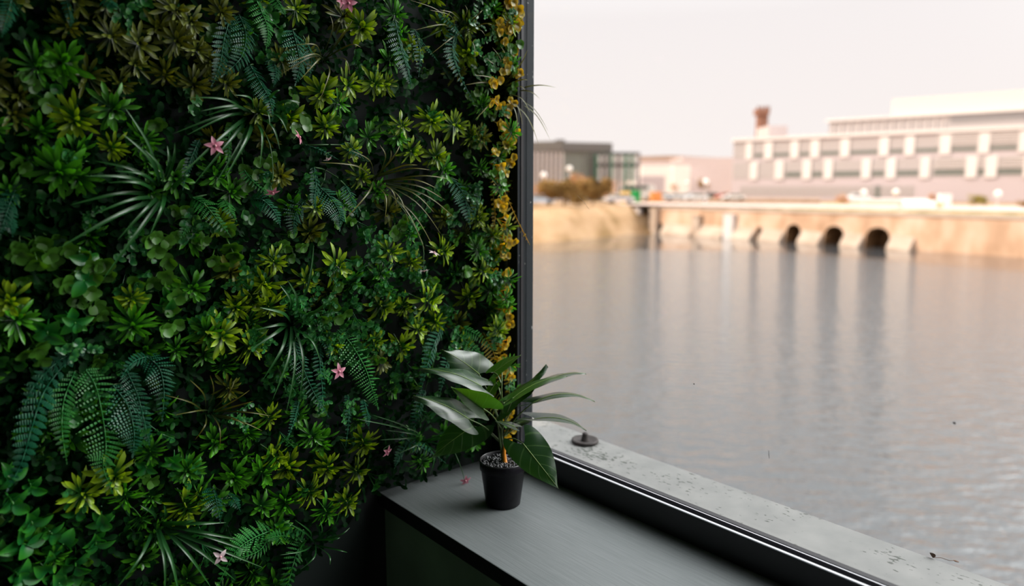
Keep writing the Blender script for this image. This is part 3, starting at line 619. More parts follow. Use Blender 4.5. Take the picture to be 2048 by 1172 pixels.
FERNS = [
 ('large bright teal-green fern, ridged fronds hanging at lower left of the wall', (200, 745), 'ferngreen', [
    ([(170,738),(192,775),(208,850),(212,900),(206,932),(222,978)], 44, 26), ([(150,742),(128,800),(124,860),(133,922)], 26, 20)]),
 ('dark teal fern with a wide frond curving down right of the large hanging fern', (250, 760), 'fern', [
    ([(225,770),(255,810),(268,860),(266,905)], 44, 22), ([(255,745),(275,790),(290,850),(298,885)], 26, 18)]),
 ('dim sparse teal fern arching down along the lower left edge', (120, 720), 'fern', [
    ([(140,715),(90,780),(65,850),(45,920),(18,975)], 30, 20), ([(100,730),(70,800),(58,870),(60,900)], 16, 16), ([(170,700),(120,720),(70,770),(45,820)], 18, 16)]),
 ('pale teal upright-ribbed fern above the large hanging ferns, tip pointing down', (300, 720), 'fern', [
    ([(290,712),(318,735),(328,780),(325,835)], 34, 18), ([(298,712),(265,725),(240,760)], 14, 12)]),
 ('dark fern with bright serrated rim, curled like a sickle near the top', (470, 35), 'fern', [
    ([(478,30),(492,70),(482,115),(447,150)], 30, 20), ([(462,30),(448,80),(440,130),(425,168)], 22, 18)]),
 ('bright teal fern hanging from the top edge of the photo', (515, -20), 'ferngreen', [
    ([(505,-15),(522,20),(536,60),(533,95)], 26, 20), ([(540,-15),(560,10),(570,30)], 18, 12)]),
 ('narrow teal fern hanging below the bright fern from the top', (505, 130), 'fern', [
    ([(500,130),(520,165),(540,200),(545,235)], 24, 20), ([(540,110),(552,140),(548,170)], 18, 14)]),
 ('squarish teal fern with fine rows of ridges, left of the upper dark tuft', (590, 60), 'fern', [
    ([(585,60),(595,95),(600,130),(592,165)], 34, 16), ([(610,80),(622,110),(620,150)], 22, 12)]),
 ('feathery grey-green fern hanging high beside the window-side grass tuft', (905, 50), 'fern', [
    ([(915,55),(905,95),(915,140),(945,200)], 25, 22), ([(880,25),(905,50),(925,75)], 16, 12), ([(840,80),(858,100),(875,122)], 8, 12)]),
 ('small comb-like fern frond below the white-tipped tuft', (392, 285), 'fern', [([(398,280),(385,310),(372,345),(366,378)], 12, 16)]),
 ('small sprig of fern hanging under the upper glossy grass tuft', (470, 240), 'ferngreen', [([(475,245),(458,270),(458,310),(452,345)], 12, 16), ([(485,330),(495,350),(520,375),(545,392)], 14, 16)]),
 ('glossy curled fern with thick shining leaflets in the middle of the wall', (430, 385), 'ferngreen', [
    ([(385,395),(410,410),(435,440),(458,468)], 26, 14), ([(445,395),(458,415),(472,440)], 18, 12), ([(380,430),(372,455),(360,480)], 14, 10)]),
 ('fern with arched fine fronds right of the glossy curled fern', (520, 395), 'fern', [
    ([(500,400),(525,400),(550,425),(560,450)], 24, 16), ([(490,350),(520,350),(545,345)], 14, 12)]),
 ('dim fern with a fan of broad fronds under the small sideways flower', (650, 340), 'fern', [
    ([(628,335),(632,370),(628,400),(632,420)], 14, 16), ([(640,375),(665,400),(680,430),(680,455)], 34, 18), ([(690,370),(705,400),(715,430)], 22, 14), ([(610,400),(590,430),(588,470)], 28, 16)]),
 ('white-glinting ferny frond above the olive grass tuft', (700, 290), 'fern', [([(690,285),(710,300),(725,315)], 18, 10), ([(610,290),(640,300),(675,318)], 10, 12)]),
 ('dark fern with drooping fronds between olive tuft and window post', (930, 370), 'fern', [([(900,355),(925,385),(935,420),(940,450)], 30, 16), ([(960,370),(955,400),(945,440)], 22, 14)]),
 ('golden-green fern pressed against the window post halfway up', (1000, 345), 'ferngold', [
    ([(985,340),(1005,375),(1030,430),(1058,486)], 26, 20), ([(1015,355),(1035,375),(1045,400)], 18, 12), ([(985,380),(990,430),(985,470),(980,505)], 10, 18)]),
 ('wide bright green fern with densely toothed leaflets hanging mid-wall', (690, 665), 'ferngreen', [
    ([(675,660),(700,685),(730,735),(745,780),(755,812)], 42, 30)]),
 ('pair of cool teal fronds hanging below the broad-bladed tuft', (600, 680), 'fern', [
    ([(585,680),(600,720),(625,780),(655,830)], 26, 24), ([(640,690),(640,730),(645,790),(638,820)], 17, 20), ([(640,665),(655,690),(662,720)], 14, 12)]),
 ('narrow dark teal frond hanging left of the pink sill-side flower', (690, 790), 'fern', [([(695,790),(698,830),(692,890)], 12, 16)]),
 ('narrow teal frond hanging low between two rosettes', (600, 800), 'fern', [([(598,800),(590,835),(575,878)], 12, 16)]),
 ('small pale teal frond above the pink flower near the sill', (735, 810), 'fern', [([(728,800),(735,830),(738,855)], 14, 12)]),
 ('dark teal fern behind the silver leaves of the potted plant', (880, 650), 'fern', [
    ([(885,650),(868,690),(852,740),(840,790)], 24, 20), ([(905,700),(890,740),(880,790)], 20, 16), ([(850,780),(835,830),(820,880)], 20, 16)]),
 ('green-gold fern arching over the potted plant', (920, 655), 'ferngreen', [
    ([(905,660),(940,690),(965,715),(985,740)], 28, 16), ([(925,655),(955,670),(985,700)], 22, 14)]),
 ('golden ladder-like fern hanging behind the stalk of the potted plant', (985, 670), 'ferngold', [
    ([(965,665),(985,700),(1000,750),(1005,800)], 28, 20), ([(1000,690),(1015,730),(1018,780),(1016,850)], 20, 20)]),
 ('bright green fern sweeping down from right at the bottom of the wall', (545, 1055), 'ferngreen', [
    ([(560,1055),(510,1075),(470,1105),(435,1175)], 32, 24), ([(545,1060),(520,1100),(470,1120)], 20, 16)]),
 ('upright bright fern leaning at the bottom below the sill corner', (600, 1080), 'ferngreen', [([(608,1078),(592,1110),(575,1172),(560,1210)], 26, 18), ([(590,1075),(560,1072),(530,1078)], 22, 12)]),
 ('faint teal fern between rosettes above the bottom fern', (430, 975), 'fern', [([(425,975),(432,1000),(440,1040)], 28, 12), ([(450,985),(468,1000),(480,1020)], 16, 10)]),
 ('dim fern at the top left corner of the wall', (20, -10), 'fern', [([(25,-10),(15,30),(5,70)], 16, 14), ([(200,-20),(215,0),(235,15)], 18, 12), ([(130,-10),(140,30),(141,55)], 10, 12)]),
 ('dim teal fern clinging to the dark stretch right of centre at the top', (800, 60), 'fern', [([(790,40),(800,90),(815,140),(822,170)], 28, 18), ([(830,60),(840,100),(838,150)], 20, 14)]),
 ('faint fern in shadow at the left edge of the wall', (10, 400), 'fern', [([(30,380),(15,420),(0,470)], 20, 14), ([(5,390),(20,440),(25,470)], 16, 12)]),
 ('low dark fern lying over the sill beside the wall', (830, 880), 'fern', [([(800,870),(830,890),(862,905),(890,925)], 18, 14), ([(820,880),(800,910),(790,935)], 16, 12)]),
]
for lab, (cx_, cy_), mt, fr_ in FERNS:
    root = tag(empty('fern', wp(cx_, cy_, .02)), lab, 'fern', 'ferns on the plant wall')
    for i, (pts, half, n) in enumerate(fr_): frond(root, pts, half, M[mt], n, .055, .105-.01*i, seed=i)
    mb = MB(); c0 = root.location
    for pts, _, _ in fr_: mb.tube([c0, (c0+wp(*pts[0], .05))*.5+Vector((0, -.01, 0)), wp(*pts[0], .055)], .0016, 5)
    s_ = mb.build('stem', M['stem'], root, origin=c0); s_.location = (0, 0, 0)

# --- grass tufts, every blade a part
def blade(parent, c, e_, mid=None, wd=.0035, mat=None, b1=.10, c_b=.03):
    o = parent.location
    A = wp(*c, c_b); E = wp(*e_, b1)
    if mid: m_ = wp(*mid, (c_b+b1)/2+.03)
    else: m_ = (A+E)/2 + Vector((0, -.035, .012))
    C = smooth([A, m_, E], 12); mb = MB(); n = len(C); vs = []; uv = []
    for i, p in enumerate(C):
        t = i/(n-1); tg = (C[min(i+1, n-1)]-C[max(i-1, 0)]).normalized(); up = Vector((.1, -1, .35)); sd = tg.cross(up).normalized(); nn = sd.cross(tg).normalized()
        w_ = wd*PROF['blade'](t)
        for q in (-1, 0, 1): vs.append(p+sd*q*w_+nn*abs(q)*w_*.5); uv.append(((q+1)/2, t))
    mb.add(vs, [(i*3+j, i*3+j+1, (i+1)*3+j+1, (i+1)*3+j) for i in range(n-1) for j in range(2)], uv)
    x = mb.build('blade', mat, parent, origin=o); x.location = (0, 0, 0)
TUFTS = [
 ('glossy light-rimmed grass tuft beside the upper pink flower', (505, 232), 'blade', .0036, [(375,195),(402,222),(345,268),(374,270),(360,352),(385,372),(426,375),(448,360),(410,232),(560,180),(540,250),(560,300),(520,330),(470,190),(600,205),(575,265)]),
 ('large grass tuft with long flat blades fanning left and down', (325, 390), 'blade', .0042, [(250,215),(246,268),(190,322),(230,342),(172,352),(140,410),(180,432),(120,495),(205,560),(235,480),(350,285),(335,292),(215,365),(290,300),(380,350),(300,470)]),
 ('spiky gold-tipped grass tuft reaching across the window post', (985, 188), 'bladegold', .0028, [(1112,175),(1080,198),(1101,281),(1097,263),(1078,290),(1056,160),(1055,100),(1032,130),(962,112),(1002,92),(1040,145),(1060,225),(1045,250),(950,150),(1020,240),(1035,280),(985,95),(930,170),(950,240),(1050,180)]),
 ('olive grass tuft with long thin blades arching right in mid-wall', (745, 362), 'bladegold', .0024, [(900,358),(872,376),(910,436),(882,468),(850,500),(800,290),(782,300),(868,425),(640,325),(818,450),(860,340),(890,400),(870,500),(700,300),(760,290),(690,440),(835,330),(795,420),(770,440)]),
 ('broad-bladed dark grass tuft in the centre of the wall', (580, 648), 'blade', .0040, [(628,488),(575,560),(622,665),(572,828),(500,700),(522,765),(640,720),(520,615),(600,795),(545,800),(650,620),(560,570),(510,660),(660,600)]),
 ('dark grass tuft with long straight blades at the bottom', (310, 1045), 'blade', .0042, [(230,1180),(328,1010),(422,1175),(505,1105),(358,1190),(452,1045),(525,1135),(390,1040),(470,1160),(280,1010),(330,1190),(480,1080)]),
 ('thin wiry olive grass tuft between large fern and teal fronds', (415, 825), 'bladegold', .0018, [(525,862),(508,802),(542,832),(440,895),(380,760),(330,790),(500,780),(490,850),(470,760),(350,830),(420,750),(390,880)]),
 ('dark fine grass tuft near the top among rosettes', (645, 120), 'bladegold', .0020, [(705,40),(575,128),(722,95),(690,60),(600,160),(660,30),(590,90),(640,200),(700,150),(560,150)]),
 ('low arching grass tuft between the rosettes and the sill', (840, 880), 'blade', .0028, [(930,865),(905,905),(770,860),(790,910),(760,880),(880,930),(800,850),(920,840),(860,950),(715,838),(745,830)]),
 ('small blue-green grass tuft below the sill corner', (625, 1085), 'blade', .0024, [(695,1105),(565,1040),(700,1055),(680,1075),(590,1040),(640,1040),(560,1110),(660,1130),(600,1140),(680,1020)]),
 ('thin grass tuft beside the post near the top of the wall', (905, 75), 'bladegold', .0018, [(820,0),(860,20),(965,20),(950,130),(880,20),(930,10),(970,70),(985,50),(860,110),(830,60)]),
]
for lab, c, mt, wd, ends in TUFTS:
    root = tag(empty('grass_tuft', wp(*c, .02)), lab, 'grass tuft', 'grass tufts on the plant wall')
    for i, e_ in enumerate(ends):
        far = .115 + .02*math.sin(i*2.1)
        blade(root, (c[0]+math.sin(i)*5, c[1]+math.cos(i)*5), e_, None, wd*(.85+.3*((i*37) % 10)/10), M[mt], far if e_[0] < 1040 else .13)

# --- flowers
def flower(x, y, rad, lab, nrm=(0, -1, 0), mat='petal', stem=None, b=.13, rot=.3, n=5):
    c = wp(x, y, b); root = tag(empty('star_flower', c), lab, 'flower', 'small star flowers on the plant wall')
    z = Vector(nrm).normalized(); q = z.to_track_quat('Z', 'Y').to_matrix(); L = rad/870.
    for k in range(n):
        mb = MB(); a = rot + 2*PI*k/n; d = q @ Vector((math.cos(a), math.sin(a), .18))
        mb.leaf(q @ Vector((0, 0, 0)), d, z, L, L*.24, 'petal', .45, .25, 6, 5); mb.build('petal', M[mat], root)
    mb = MB(); mb.blob(q @ Vector((0, 0, .002)), (L*.14, L*.14, L*.14), n=8, m=6); mb.build('centre', M['fcenter'], root)
    pts = [wp(px, py, bb) - c for px, py, bb in stem] if stem else [wp(x+6, y-14, .03)-c]
    mb = MB(); C = smooth([Vector((0, 0, 0)), -z*.012] + [Vector(p) for p in pts], 12); mb.tube(C, .0009, 5); mb.build('stem', M['stem'], root)
flower(697, 6, 18, 'pink star flower, the larger of two at the top edge of the wall', (-.1, -1, -.35), rot=.2)
flower(683, 1, 14, 'pink star flower, the smaller one cut by the top edge', (.5, -1, -.2), rot=.9, b=.11)
flower(430, 292, 17, 'pink star flower with dark centre beside the upper grass tuft', (-.1, -1, .2), rot=.5)
flower(598, 275, 15, 'pink star flower turned sideways, below the upper rosettes', (.9, -.7, .4), rot=.4)
flower(545, 384, 14, 'pink star flower hanging face-down on a long stem mid-wall', (.05, -.55, -.9), rot=.2, stem=[(546,350,.12),(540,290,.11),(520,250,.06)])
flower(678, 743, 17, 'pink star flower, fully open, left of the wide bright fern', (.1, -1, .1), rot=.3)
flower(775, 903, 14, 'pink star flower with bent-back petals near the sill', (.3, -1, -.3), rot=.1)
flower(441, 1114, 15, 'whitish star flower on the bottom fern', (-.2, -1, .3), 'whitepetal', rot=.8, n=4)
flower(848, 541, 12, 'pale star flower hanging edge-on at the end of a thin stem', (0, -.25, -1), 'whitepetal', rot=.3, stem=[(847,525,.13),(843,480,.12),(800,410,.08),(760,370,.04)])
flower(868, 506, 14, 'pale pinkish star flower seen from the side among lime leaves', (.3, -.4, 1), 'whitepetal', rot=.2)
flower(656, 318, 9, 'tiny pale star flower hanging below the white-glinting frond', (.2, -.5, -1), 'whitepetal', rot=.2)
flower(931, 961, 15, 'pink star flower hanging over the sill left of the pot', (-.2, -1, -.35), rot=.35, b=.10, stem=[(926,948,.10),(918,925,.10),(908,900,.07),(900,870,.03)])

# ------------------------------------------------------------------ potted plant
BASE = zp(1006, 1006, SILL)
bx = BASE
pr = tag(empty('potted_plant', (bx.x, bx.y, SILL+.0006)), 'artificial plant with heart-shaped dark leaves in a black pot on the sill', 'potted plant')
PV = 1.602
def depth_of(p): return (p-EYE).x*SY + (p-EYE).y*CY
PV = depth_of(bx)
rimc = vp(1003.5, 919, PV); PH = rimc.z - SILL; sc_ = (ray(1004, 919)[0].length/FPX)
axd = lambda x, y, v: v/ray(x, y)[1]      # metres per pixel at that point
PR = 47*axd(1003, 919, PV); BR = 34.5*axd(1006, 1006, PV)
mb = MB(); mb.lathe([(0, 0), (BR-.002, 0), (BR, .002), (BR+(PR-BR)*.76, PH*.80), (PR-.0015, PH*.80), (PR-.0005, PH*.81), (PR, PH-.001), (PR-.0007, PH), (PR-.003, PH-.0005), (PR-.0045, PH*.8), (BR-.002, .006), (0, .006)], n=64); mb.build('pot', M['pot'], pr)
mb = MB(); n_ = 64
mb.lathe([(PR-.0032, PH-.002), (PR-.0028, PH+.0008), (PR-.0010, PH+.0011), (PR+.0003, PH-.0002), (PR+.0002, PH-.0022)], n=64); mb.build('rim', M['rim'], pr)
mb = MB(); mb.lathe([(0, PH-.009), (PR-.004, PH-.011)], n=40); mb.build('soil', M['soil'], pr)
mb = MB(); r = random.Random(5)
for k in range(330):
    a = r.uniform(0, 2*PI); rr = math.sqrt(r.random())*(PR-.007); q = r.uniform(.0021, .0034)
    mb.blob((rr*math.cos(a), rr*math.sin(a), PH-.0065+r.uniform(-.001, .0025)), (q, q*r.uniform(.8, 1.1), q*.8), n=7, m=5)
x = mb.build('pebbles', M['pebble'], pr); x['kind'] = 'stuff'; x['label'] = 'shiny black and grey pebbles filling the pot'
PO = pr.location
def S(x, y, dv=0): return vp(x, y, PV+dv) - PO
# stalk and stems
mb = MB(); mb.tube([Vector((0, 0, PH-.012)), S(1004, 900), S(1003, 860), S(1004, 820), S(1003, 780), S(1004, 745)], [.0042, .0040, .0032, .0025, .0018, .0012], 10)
mb.tube([Vector((.004, .0, PH-.01)), S(1001, 890, -.004), S(997, 860), S(993, 835)], [.003, .0026, .002, .0014], 8)
mb.build('stalk', M['petiole'], pr)
mb = MB(); mb.tube([Vector((.003, -.006, PH-.010)), S(1008, 908, -.006), S(1009, 893, -.005), S(1008, 878, -.003)], [.0050, .0046, .0034, .0012], 10); x = mb.build('stalk_sheath', M['petiolered'], pr); x['label'] = 'orange sheath at the foot of the stalk'
HW = [(.0, .60, .30), (.03, .86, .25), (.09, 1., .14), (.18, 1., .05), (.30, .96, .0), (.44, .84, -.01), (.58, .66, -.02), (.72, .44, -.02), (.84, .24, -.01), (.93, .10, 0), (1., .0, 0)]
def pleaf(B, T, Wp, Wn, vB, vT, dWp, dWn, bend, mat, foot, name='leaf', ripple=.032, lab=None, tipdroop=0., mid=None):
    b_ = vp(B[0], B[1], PV+vB); t_ = vp(T[0], T[1], PV+vT); ax = t_-b_; L = ax.length
    mb_ = ((B[0]+T[0])/2, (B[1]+T[1])/2); k0 = vp(*mb_, PV+(vB+vT)/2)
    wP = vp(mb_[0]+Wp[0], mb_[1]+Wp[1], PV+(vB+vT)/2+dWp)-k0; wN = vp(mb_[0]+Wn[0], mb_[1]+Wn[1], PV+(vB+vT)/2+dWn)-k0
    nn = ax.cross(wP-wN).normalized()
    if nn.z < 0: nn = -nn
    mb = MB(); vs = []; uv = []; NC = 9; cl = []
    wv0 = (wP.length+wN.length)/2*(1 if min(Vector(Wp).length, Vector(Wn).length) > 11 else .25)
    md = (vp(mid[0], mid[1], PV+(vB+vT)/2) - (b_+t_)/2) if mid else Vector((0, 0, 0))
    for (t, w_, back) in HW:
        c = b_ + ax*t + nn*(bend*math.sin(PI*t)) + md*(4*t*(1-t)); cl.append(c)
        for j in range(NC):
            q = -1+2*j/(NC-1); wv = (wP if q > 0 else wN)*(abs(q)*w_)
            ed = c + wv - ax*(back*abs(q)**1.6) - nn*(abs(q)**2*wv0*.16) + nn*(ripple*3*wv0*math.sin(t*15+q*2.5)*abs(q)**2)
            vs.append(ed-PO); uv.append(((q+1)/2, t))
    mb.add(vs, [(i*NC+j, i*NC+j+1, (i+1)*NC+j+1, (i+1)*NC+j) for i in range(len(HW)-1) for j in range(NC-1)], uv)
    lf = mb.build(name, mat, pr)
    sub = lf.modifiers.new('smooth', 'SUBSURF'); sub.levels = 1; sub.render_levels = 2
    if lab: lf['label'] = lab
    mb = MB(); mb.tube([c-PO+nn*.0004 for c in cl], [.0011*(1-.8*t) for t, _, _ in HW], 6); mb.build('midrib', M['rib'], lf)
    f = vp(foot[0], foot[1], PV)-PO; e_ = b_-PO; m_ = (f+e_)/2 + Vector((0, 0, .008))
    mb = MB(); mb.tube(smooth([f, m_, e_], 8), [.0019]*3+[.0016]*3+[.0014]*3, 7); mb.build('petiole', M['petiole'], lf)
P_ = pleaf; D = M['pleaf']; F = M['pleafb']
P_((958,748), (884,699), (27,-27), (-20,24), .05, .01, .035, -.03, .008, D, (1002,850), lab='silvery-lit broad leaf at upper left')
P_((962,772), (841,737), (10,-18), (-6,12), -.01, -.05, .04, -.03, .012, D, (1003,855), lab='silvery-lit narrow leaf')
P_((937,838), (827,791), (10,-24), (-8,21), -.04, -.09, .045, -.035, .010, D, (1000,882), lab='silvery-lit low leaf at the left')
P_((966,817), (902,773), (33,-17), (-9,14), -.07, -.09, -.01, -.01, .004, F, (1003,858), lab='bright green leaf at the front')
P_((946,852), (863,914), (26,24), (-24,-22), .0, -.02, -.03, .02, .004, D, (1000,885), lab='deeply shaded leaf hanging left')
P_((988,745), (1042,710), (-4,-13), (4,10), .03, .04, .02, -.02, .003, F, (1003,770), lab='small yellow-green leaf at the top')
P_((1008,806), (1092,728), (-8,-13), (7,12), .03, .07, .04, -.05, -.008, D, (1004,850), lab='folded dark leaf pointing up right')
P_((1026,797), (1134,752), (-3,-9), (3,8), -.02, .04, .03, -.05, .003, F, (1004,862), lab='green leaf stretching right, its tip behind a darker one', mid=(1076,768))
P_((1060,776), (1172,747), (-1,-7), (2,7), .05, .10, .05, -.04, .002, D, (1006,850), mid=(1122,752))
P_((1066,806), (1190,803), (0,-7), (1,7), .02, .09, .04, -.03, .002, D, (1008,868), mid=(1128,789), lab='slender dark leaf arching right')
P_((1070,838), (1173,861), (3,-10), (-3,7), .03, .07, .04, -.03, .003, D, (1010,872), mid=(1125,840), lab='dark leaf with a lit lower edge')
P_((1047,888), (1117,977), (33,-24), (-32,19), -.09, -.13, .01, -.01, .006, M['pleaf'], (1008,880), lab='large green heart leaf drooping in front of the pot')
P_((1030,854), (990,842), (6,-6), (-2,5), -.03, -.04, .03, -.02, .002, D, (1008,872))
P_((1038,846), (1070,838), (-2,-8), (2,7), .03, .05, .03, -.03, .002, D, (1008,870))
P_((992,765), (968,812), (-10,-3), (10,4), .02, .0, .02, -.01, .003, F, (1003,800))

# ------------------------------------------------------------------ outside: water, banks, quay
WZ = EYE.z-6.0
mb = MB(); mb.add([(1.54, -400, WZ), (700, -400, WZ), (700, 700, WZ), (1.54, 700, WZ)], [(0, 1, 2, 3)])
x = struct('water', mb, M['water']); x['label'] = 'rippling grey dock water'
def wl(px, py): return zp(px, py, WZ)             # a point on the water line
LZ = EYE.z-2.05
def uvw(p): d = p-EYE; return (CY*d.x - SY*d.y, SY*d.x + CY*d.y)
qa = Vector((20.7, 98.9, 0)); qb = Vector((45.5, 63.7, 0)); qd = (qb-qa).normalized(); qn = Vector((qd.y, -qd.x, 0))  # view coordinates
if qn.dot(Vector((-.5, -1, 0))) < 0: qn = -qn      # faces the water
def Q(s, off, z): p = qa + qd*s + qn*off; return V2W(p.x, p.y, z)
def s_at(px):                                      # where the wall line crosses a picture column
    k_ = (px-1024)/1419.; return (k_*qa.y-qa.x)/(qd.x-k_*qd.y)
# land behind the quay and the left bank
bank = [(-60, 78), (-20, 79), (2.5, 80.5), (6, 83), (10.5, 89), (14, 93), (17, 97), (20.7, 99.4)]
mb = MB(); vs = []; fs = []
for i, (u, v) in enumerate(bank):
    vs += [V2W(u, v, WZ-.4), V2W(u+.3, v+1.5, WZ+.5), V2W(u+.8, v+4, LZ-1.6), V2W(u+1.1, v+6.5, LZ-.35), V2W(u+1.4, v+8.5, LZ+.02)]
for i in range(len(bank)-1):
    for j in range(4): fs.append((i*5+j, (i+1)*5+j, (i+1)*5+j+1, i*5+j+1))
mb.add(vs, fs); x = struct('river_bank', mb, M['bank'], True); x['label'] = 'sloping bank of dry orange grass'
mb = MB()
edge = [V2W(u+1.3, v+8, LZ) for u, v in bank[:-1]] + [Q(.5, -2.4, LZ), Q(60, -2.4, LZ), Q(110, -2.4, LZ)]
back = [V2W(-400, 900, LZ), V2W(700, 900, LZ)]
mb.add(edge + [V2W(500, 60, LZ)] + back[::-1], [tuple(range(len(edge)+3))]); x = struct('land', mb, M['land']); x['label'] = 'flat peach-coloured ground behind the quay'
# quay wall with arched culverts
arches = [(1313, 1326, 1.5), (1511, 1524, 1.6), (1571, 1601, 2.1), (1648, 1687, 2.1), (1731, 1779, 2.15)]
mb = MB(); md = MB(); s0 = -1.0; zt = LZ-.42
def qface(a, b_, z0a, z0b): mb.add([Q(a, 0, z0a), Q(b_, 0, z0b), Q(b_, 0, zt), Q(a, 0, zt)], [(0, 1, 2, 3)])
for (xa, xb, hh) in arches:
    a, b_ = s_at(xa), s_at(xb); qface(s0, a, WZ-.5, WZ-.5); n_ = 12; w_ = b_-a
    for k in range(n_):
        t0, t1 = k/n_, (k+1)/n_; f_ = lambda t: WZ+hh*(.55+.45*math.sqrt(max(0, 1-(2*t-1)**2)))
        qface(a+w_*t0, a+w_*t1, f_(t0), f_(t1))
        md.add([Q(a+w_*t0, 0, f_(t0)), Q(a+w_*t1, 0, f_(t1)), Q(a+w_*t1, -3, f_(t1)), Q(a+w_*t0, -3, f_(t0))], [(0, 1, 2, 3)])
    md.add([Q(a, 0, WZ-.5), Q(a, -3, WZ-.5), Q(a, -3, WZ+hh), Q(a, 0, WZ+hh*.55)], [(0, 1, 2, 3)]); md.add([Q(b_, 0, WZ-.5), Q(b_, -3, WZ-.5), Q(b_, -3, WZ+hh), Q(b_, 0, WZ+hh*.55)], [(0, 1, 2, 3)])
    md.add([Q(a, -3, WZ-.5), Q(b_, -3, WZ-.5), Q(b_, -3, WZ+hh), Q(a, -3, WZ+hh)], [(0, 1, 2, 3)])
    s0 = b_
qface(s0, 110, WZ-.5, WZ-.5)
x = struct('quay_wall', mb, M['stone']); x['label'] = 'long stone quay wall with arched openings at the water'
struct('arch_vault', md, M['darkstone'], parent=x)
mb = MB(); p0 = Q(-1, -.9, zt); mb.obox(Q(-1, .15, zt-.1), Q(111, .15, 0)-Q(-1, .15, 0), Q(0, -.9, 0)-Q(0, .15, 0), Vector((0, 0, .32))); struct('coping', mb, M['palestone'], parent=x)
mb = MB(); mb.add([Q(-1, -.8, zt+.1), Q(110, -.8, zt+.1), Q(110, -2.5, LZ+.01), Q(-1, -2.5, LZ+.01)], [(0, 1, 2, 3)]); struct('grass_slope', mb, ground('quay_edge_grass', [(.35, (.13, .11, .02)), (.52, (.26, .18, .06)), (.65, (.36, .24, .12))], .5), parent=x)
# battered aprons between the arches
segs = [(1330, 1388), (1403, 1450), (1472, 1508), (1526, 1568), (1604, 1645), (1690, 1727), (1784, 1830)]
for xa, xb in segs:
    a, b_ = s_at(xa), s_at(xb); mb = MB()
    mb.add([Q(a, .02, WZ+1.5), Q(b_, .02, WZ+1.3), Q(b_, 1.1, WZ+.1), Q(a, 1.1, WZ+.3), Q(a, 1.2, WZ-.4), Q(b_, 1.2, WZ-.4), Q(a, .02, WZ-.4), Q(b_, .02, WZ-.4)], [(0, 1, 2, 3), (3, 2, 5, 4), (0, 3, 4, 6), (1, 7, 5, 2)])
    x2 = struct('apron', mb, M['palestone'], parent=x)
for i, (xa, xb, top) in enumerate([(1270,1283,.2), (1304,1317,.1), (1389,1402,.9), (1452,1470,.6)]):
    a, b_ = s_at(xa), s_at(xb); mb = MB(); mb.obox(Q(a, .0, WZ-.5), Q(b_, 0, 0)-Q(a, 0, 0), Q(0, .7, 0)-Q(0, 0, 0), Vector((0, 0, zt-top-WZ+.5))); mb.obox(Q(a-.08, -.02, zt-top), Q(b_+.16, 0, 0)-Q(a, 0, 0), Q(0, .8, 0)-Q(0, 0, 0), Vector((0, 0, .15)))
    bt = mb.build('buttress', M['whitewall'] if i in (0, 3) else M['palestone'], x, smooth=False)
    bt['label'] = (['bright white stone buttress where bank and quay wall meet', 'pale stone buttress just before the first small culvert', 'squat pale buttress between the first and second long aprons', 'broad pale buttress left of the narrow second culvert'][i])
# strips on the land: path, verges, low walls; given by picture corners on the ground
def gstrip(name, quad, mat, h, lab, cat, kind=None):
    P4 = [zp(a, b_, LZ) for a, b_ in quad]; top = [Vector((p.x, p.y, LZ+h)) for p in P4]; bot = [Vector((p.x, p.y, LZ-.05)) for p in P4]
    mb = MB(); mb.add(top+bot, [(0, 1, 2, 3), (0, 4, 5, 1), (1, 5, 6, 2), (2, 6, 7, 3), (3, 7, 4, 0)])
    o = mb.build(name, mat, smooth=False)
    if kind: o['kind'] = kind; o['label'] = lab
    else: tag(o, lab, cat)
gstrip('path', [(1235,408.5), (2300,428), (2300,416), (1235,404)], M['path'], .03, 'pale pink quayside path', '', 'structure')
gstrip('grass_verge', [(1640,413), (1800,415.5), (1800,409), (1640,407)], M['verge'], .02, 'olive grass verge in the middle of the quayside', 'verge')
gstrip('grass_verge', [(1880,419), (2200,426), (2200,415), (1880,411)], M['verge'], .02, 'olive grass verge at the right of the quayside', 'verge')
gstrip('low_wall', [(1240,403.6), (1640,406), (1640,405), (1240,402.8)], M['darkstone'], .3, 'thin dark kerb line running along the quayside path', 'wall')
gstrip('low_wall', [(1400,401.5), (1640,403), (1640,402), (1400,400.8)], M['palestone'], .5, 'low pale wall behind the quayside path', 'wall')
gstrip('low_wall', [(1690,405), (1860,408), (1860,404.5), (1690,402.5)], M['concrete'], .6, 'long low concrete wall before the dark doorway', 'wall')
gstrip('low_wall', [(1805,417), (1870,419), (1870,413), (1805,411)], M['whitewall'], .7, 'pale stepped block beside the right verge', 'wall')
def thing_box(name, x0, x1, y0, y1, v, depth, mat, lab, cat, parent=None, base=None):
    a = vp(x0, y0, v); b_ = vp(x1, y0, v); top = a.z; z0 = vp(x0, y1, v).z if base is None else base
    mb = MB(); dv = V2W(0, depth, 0); ax = Vector((b_.x-a.x, b_.y-a.y, 0)); mb.obox(Vector((a.x, a.y, z0)), ax, dv, Vector((0, 0, top-z0)))
    o = mb.build(name, mat, parent, smooth=False)
    if not parent: tag(o, lab, cat)
    return o
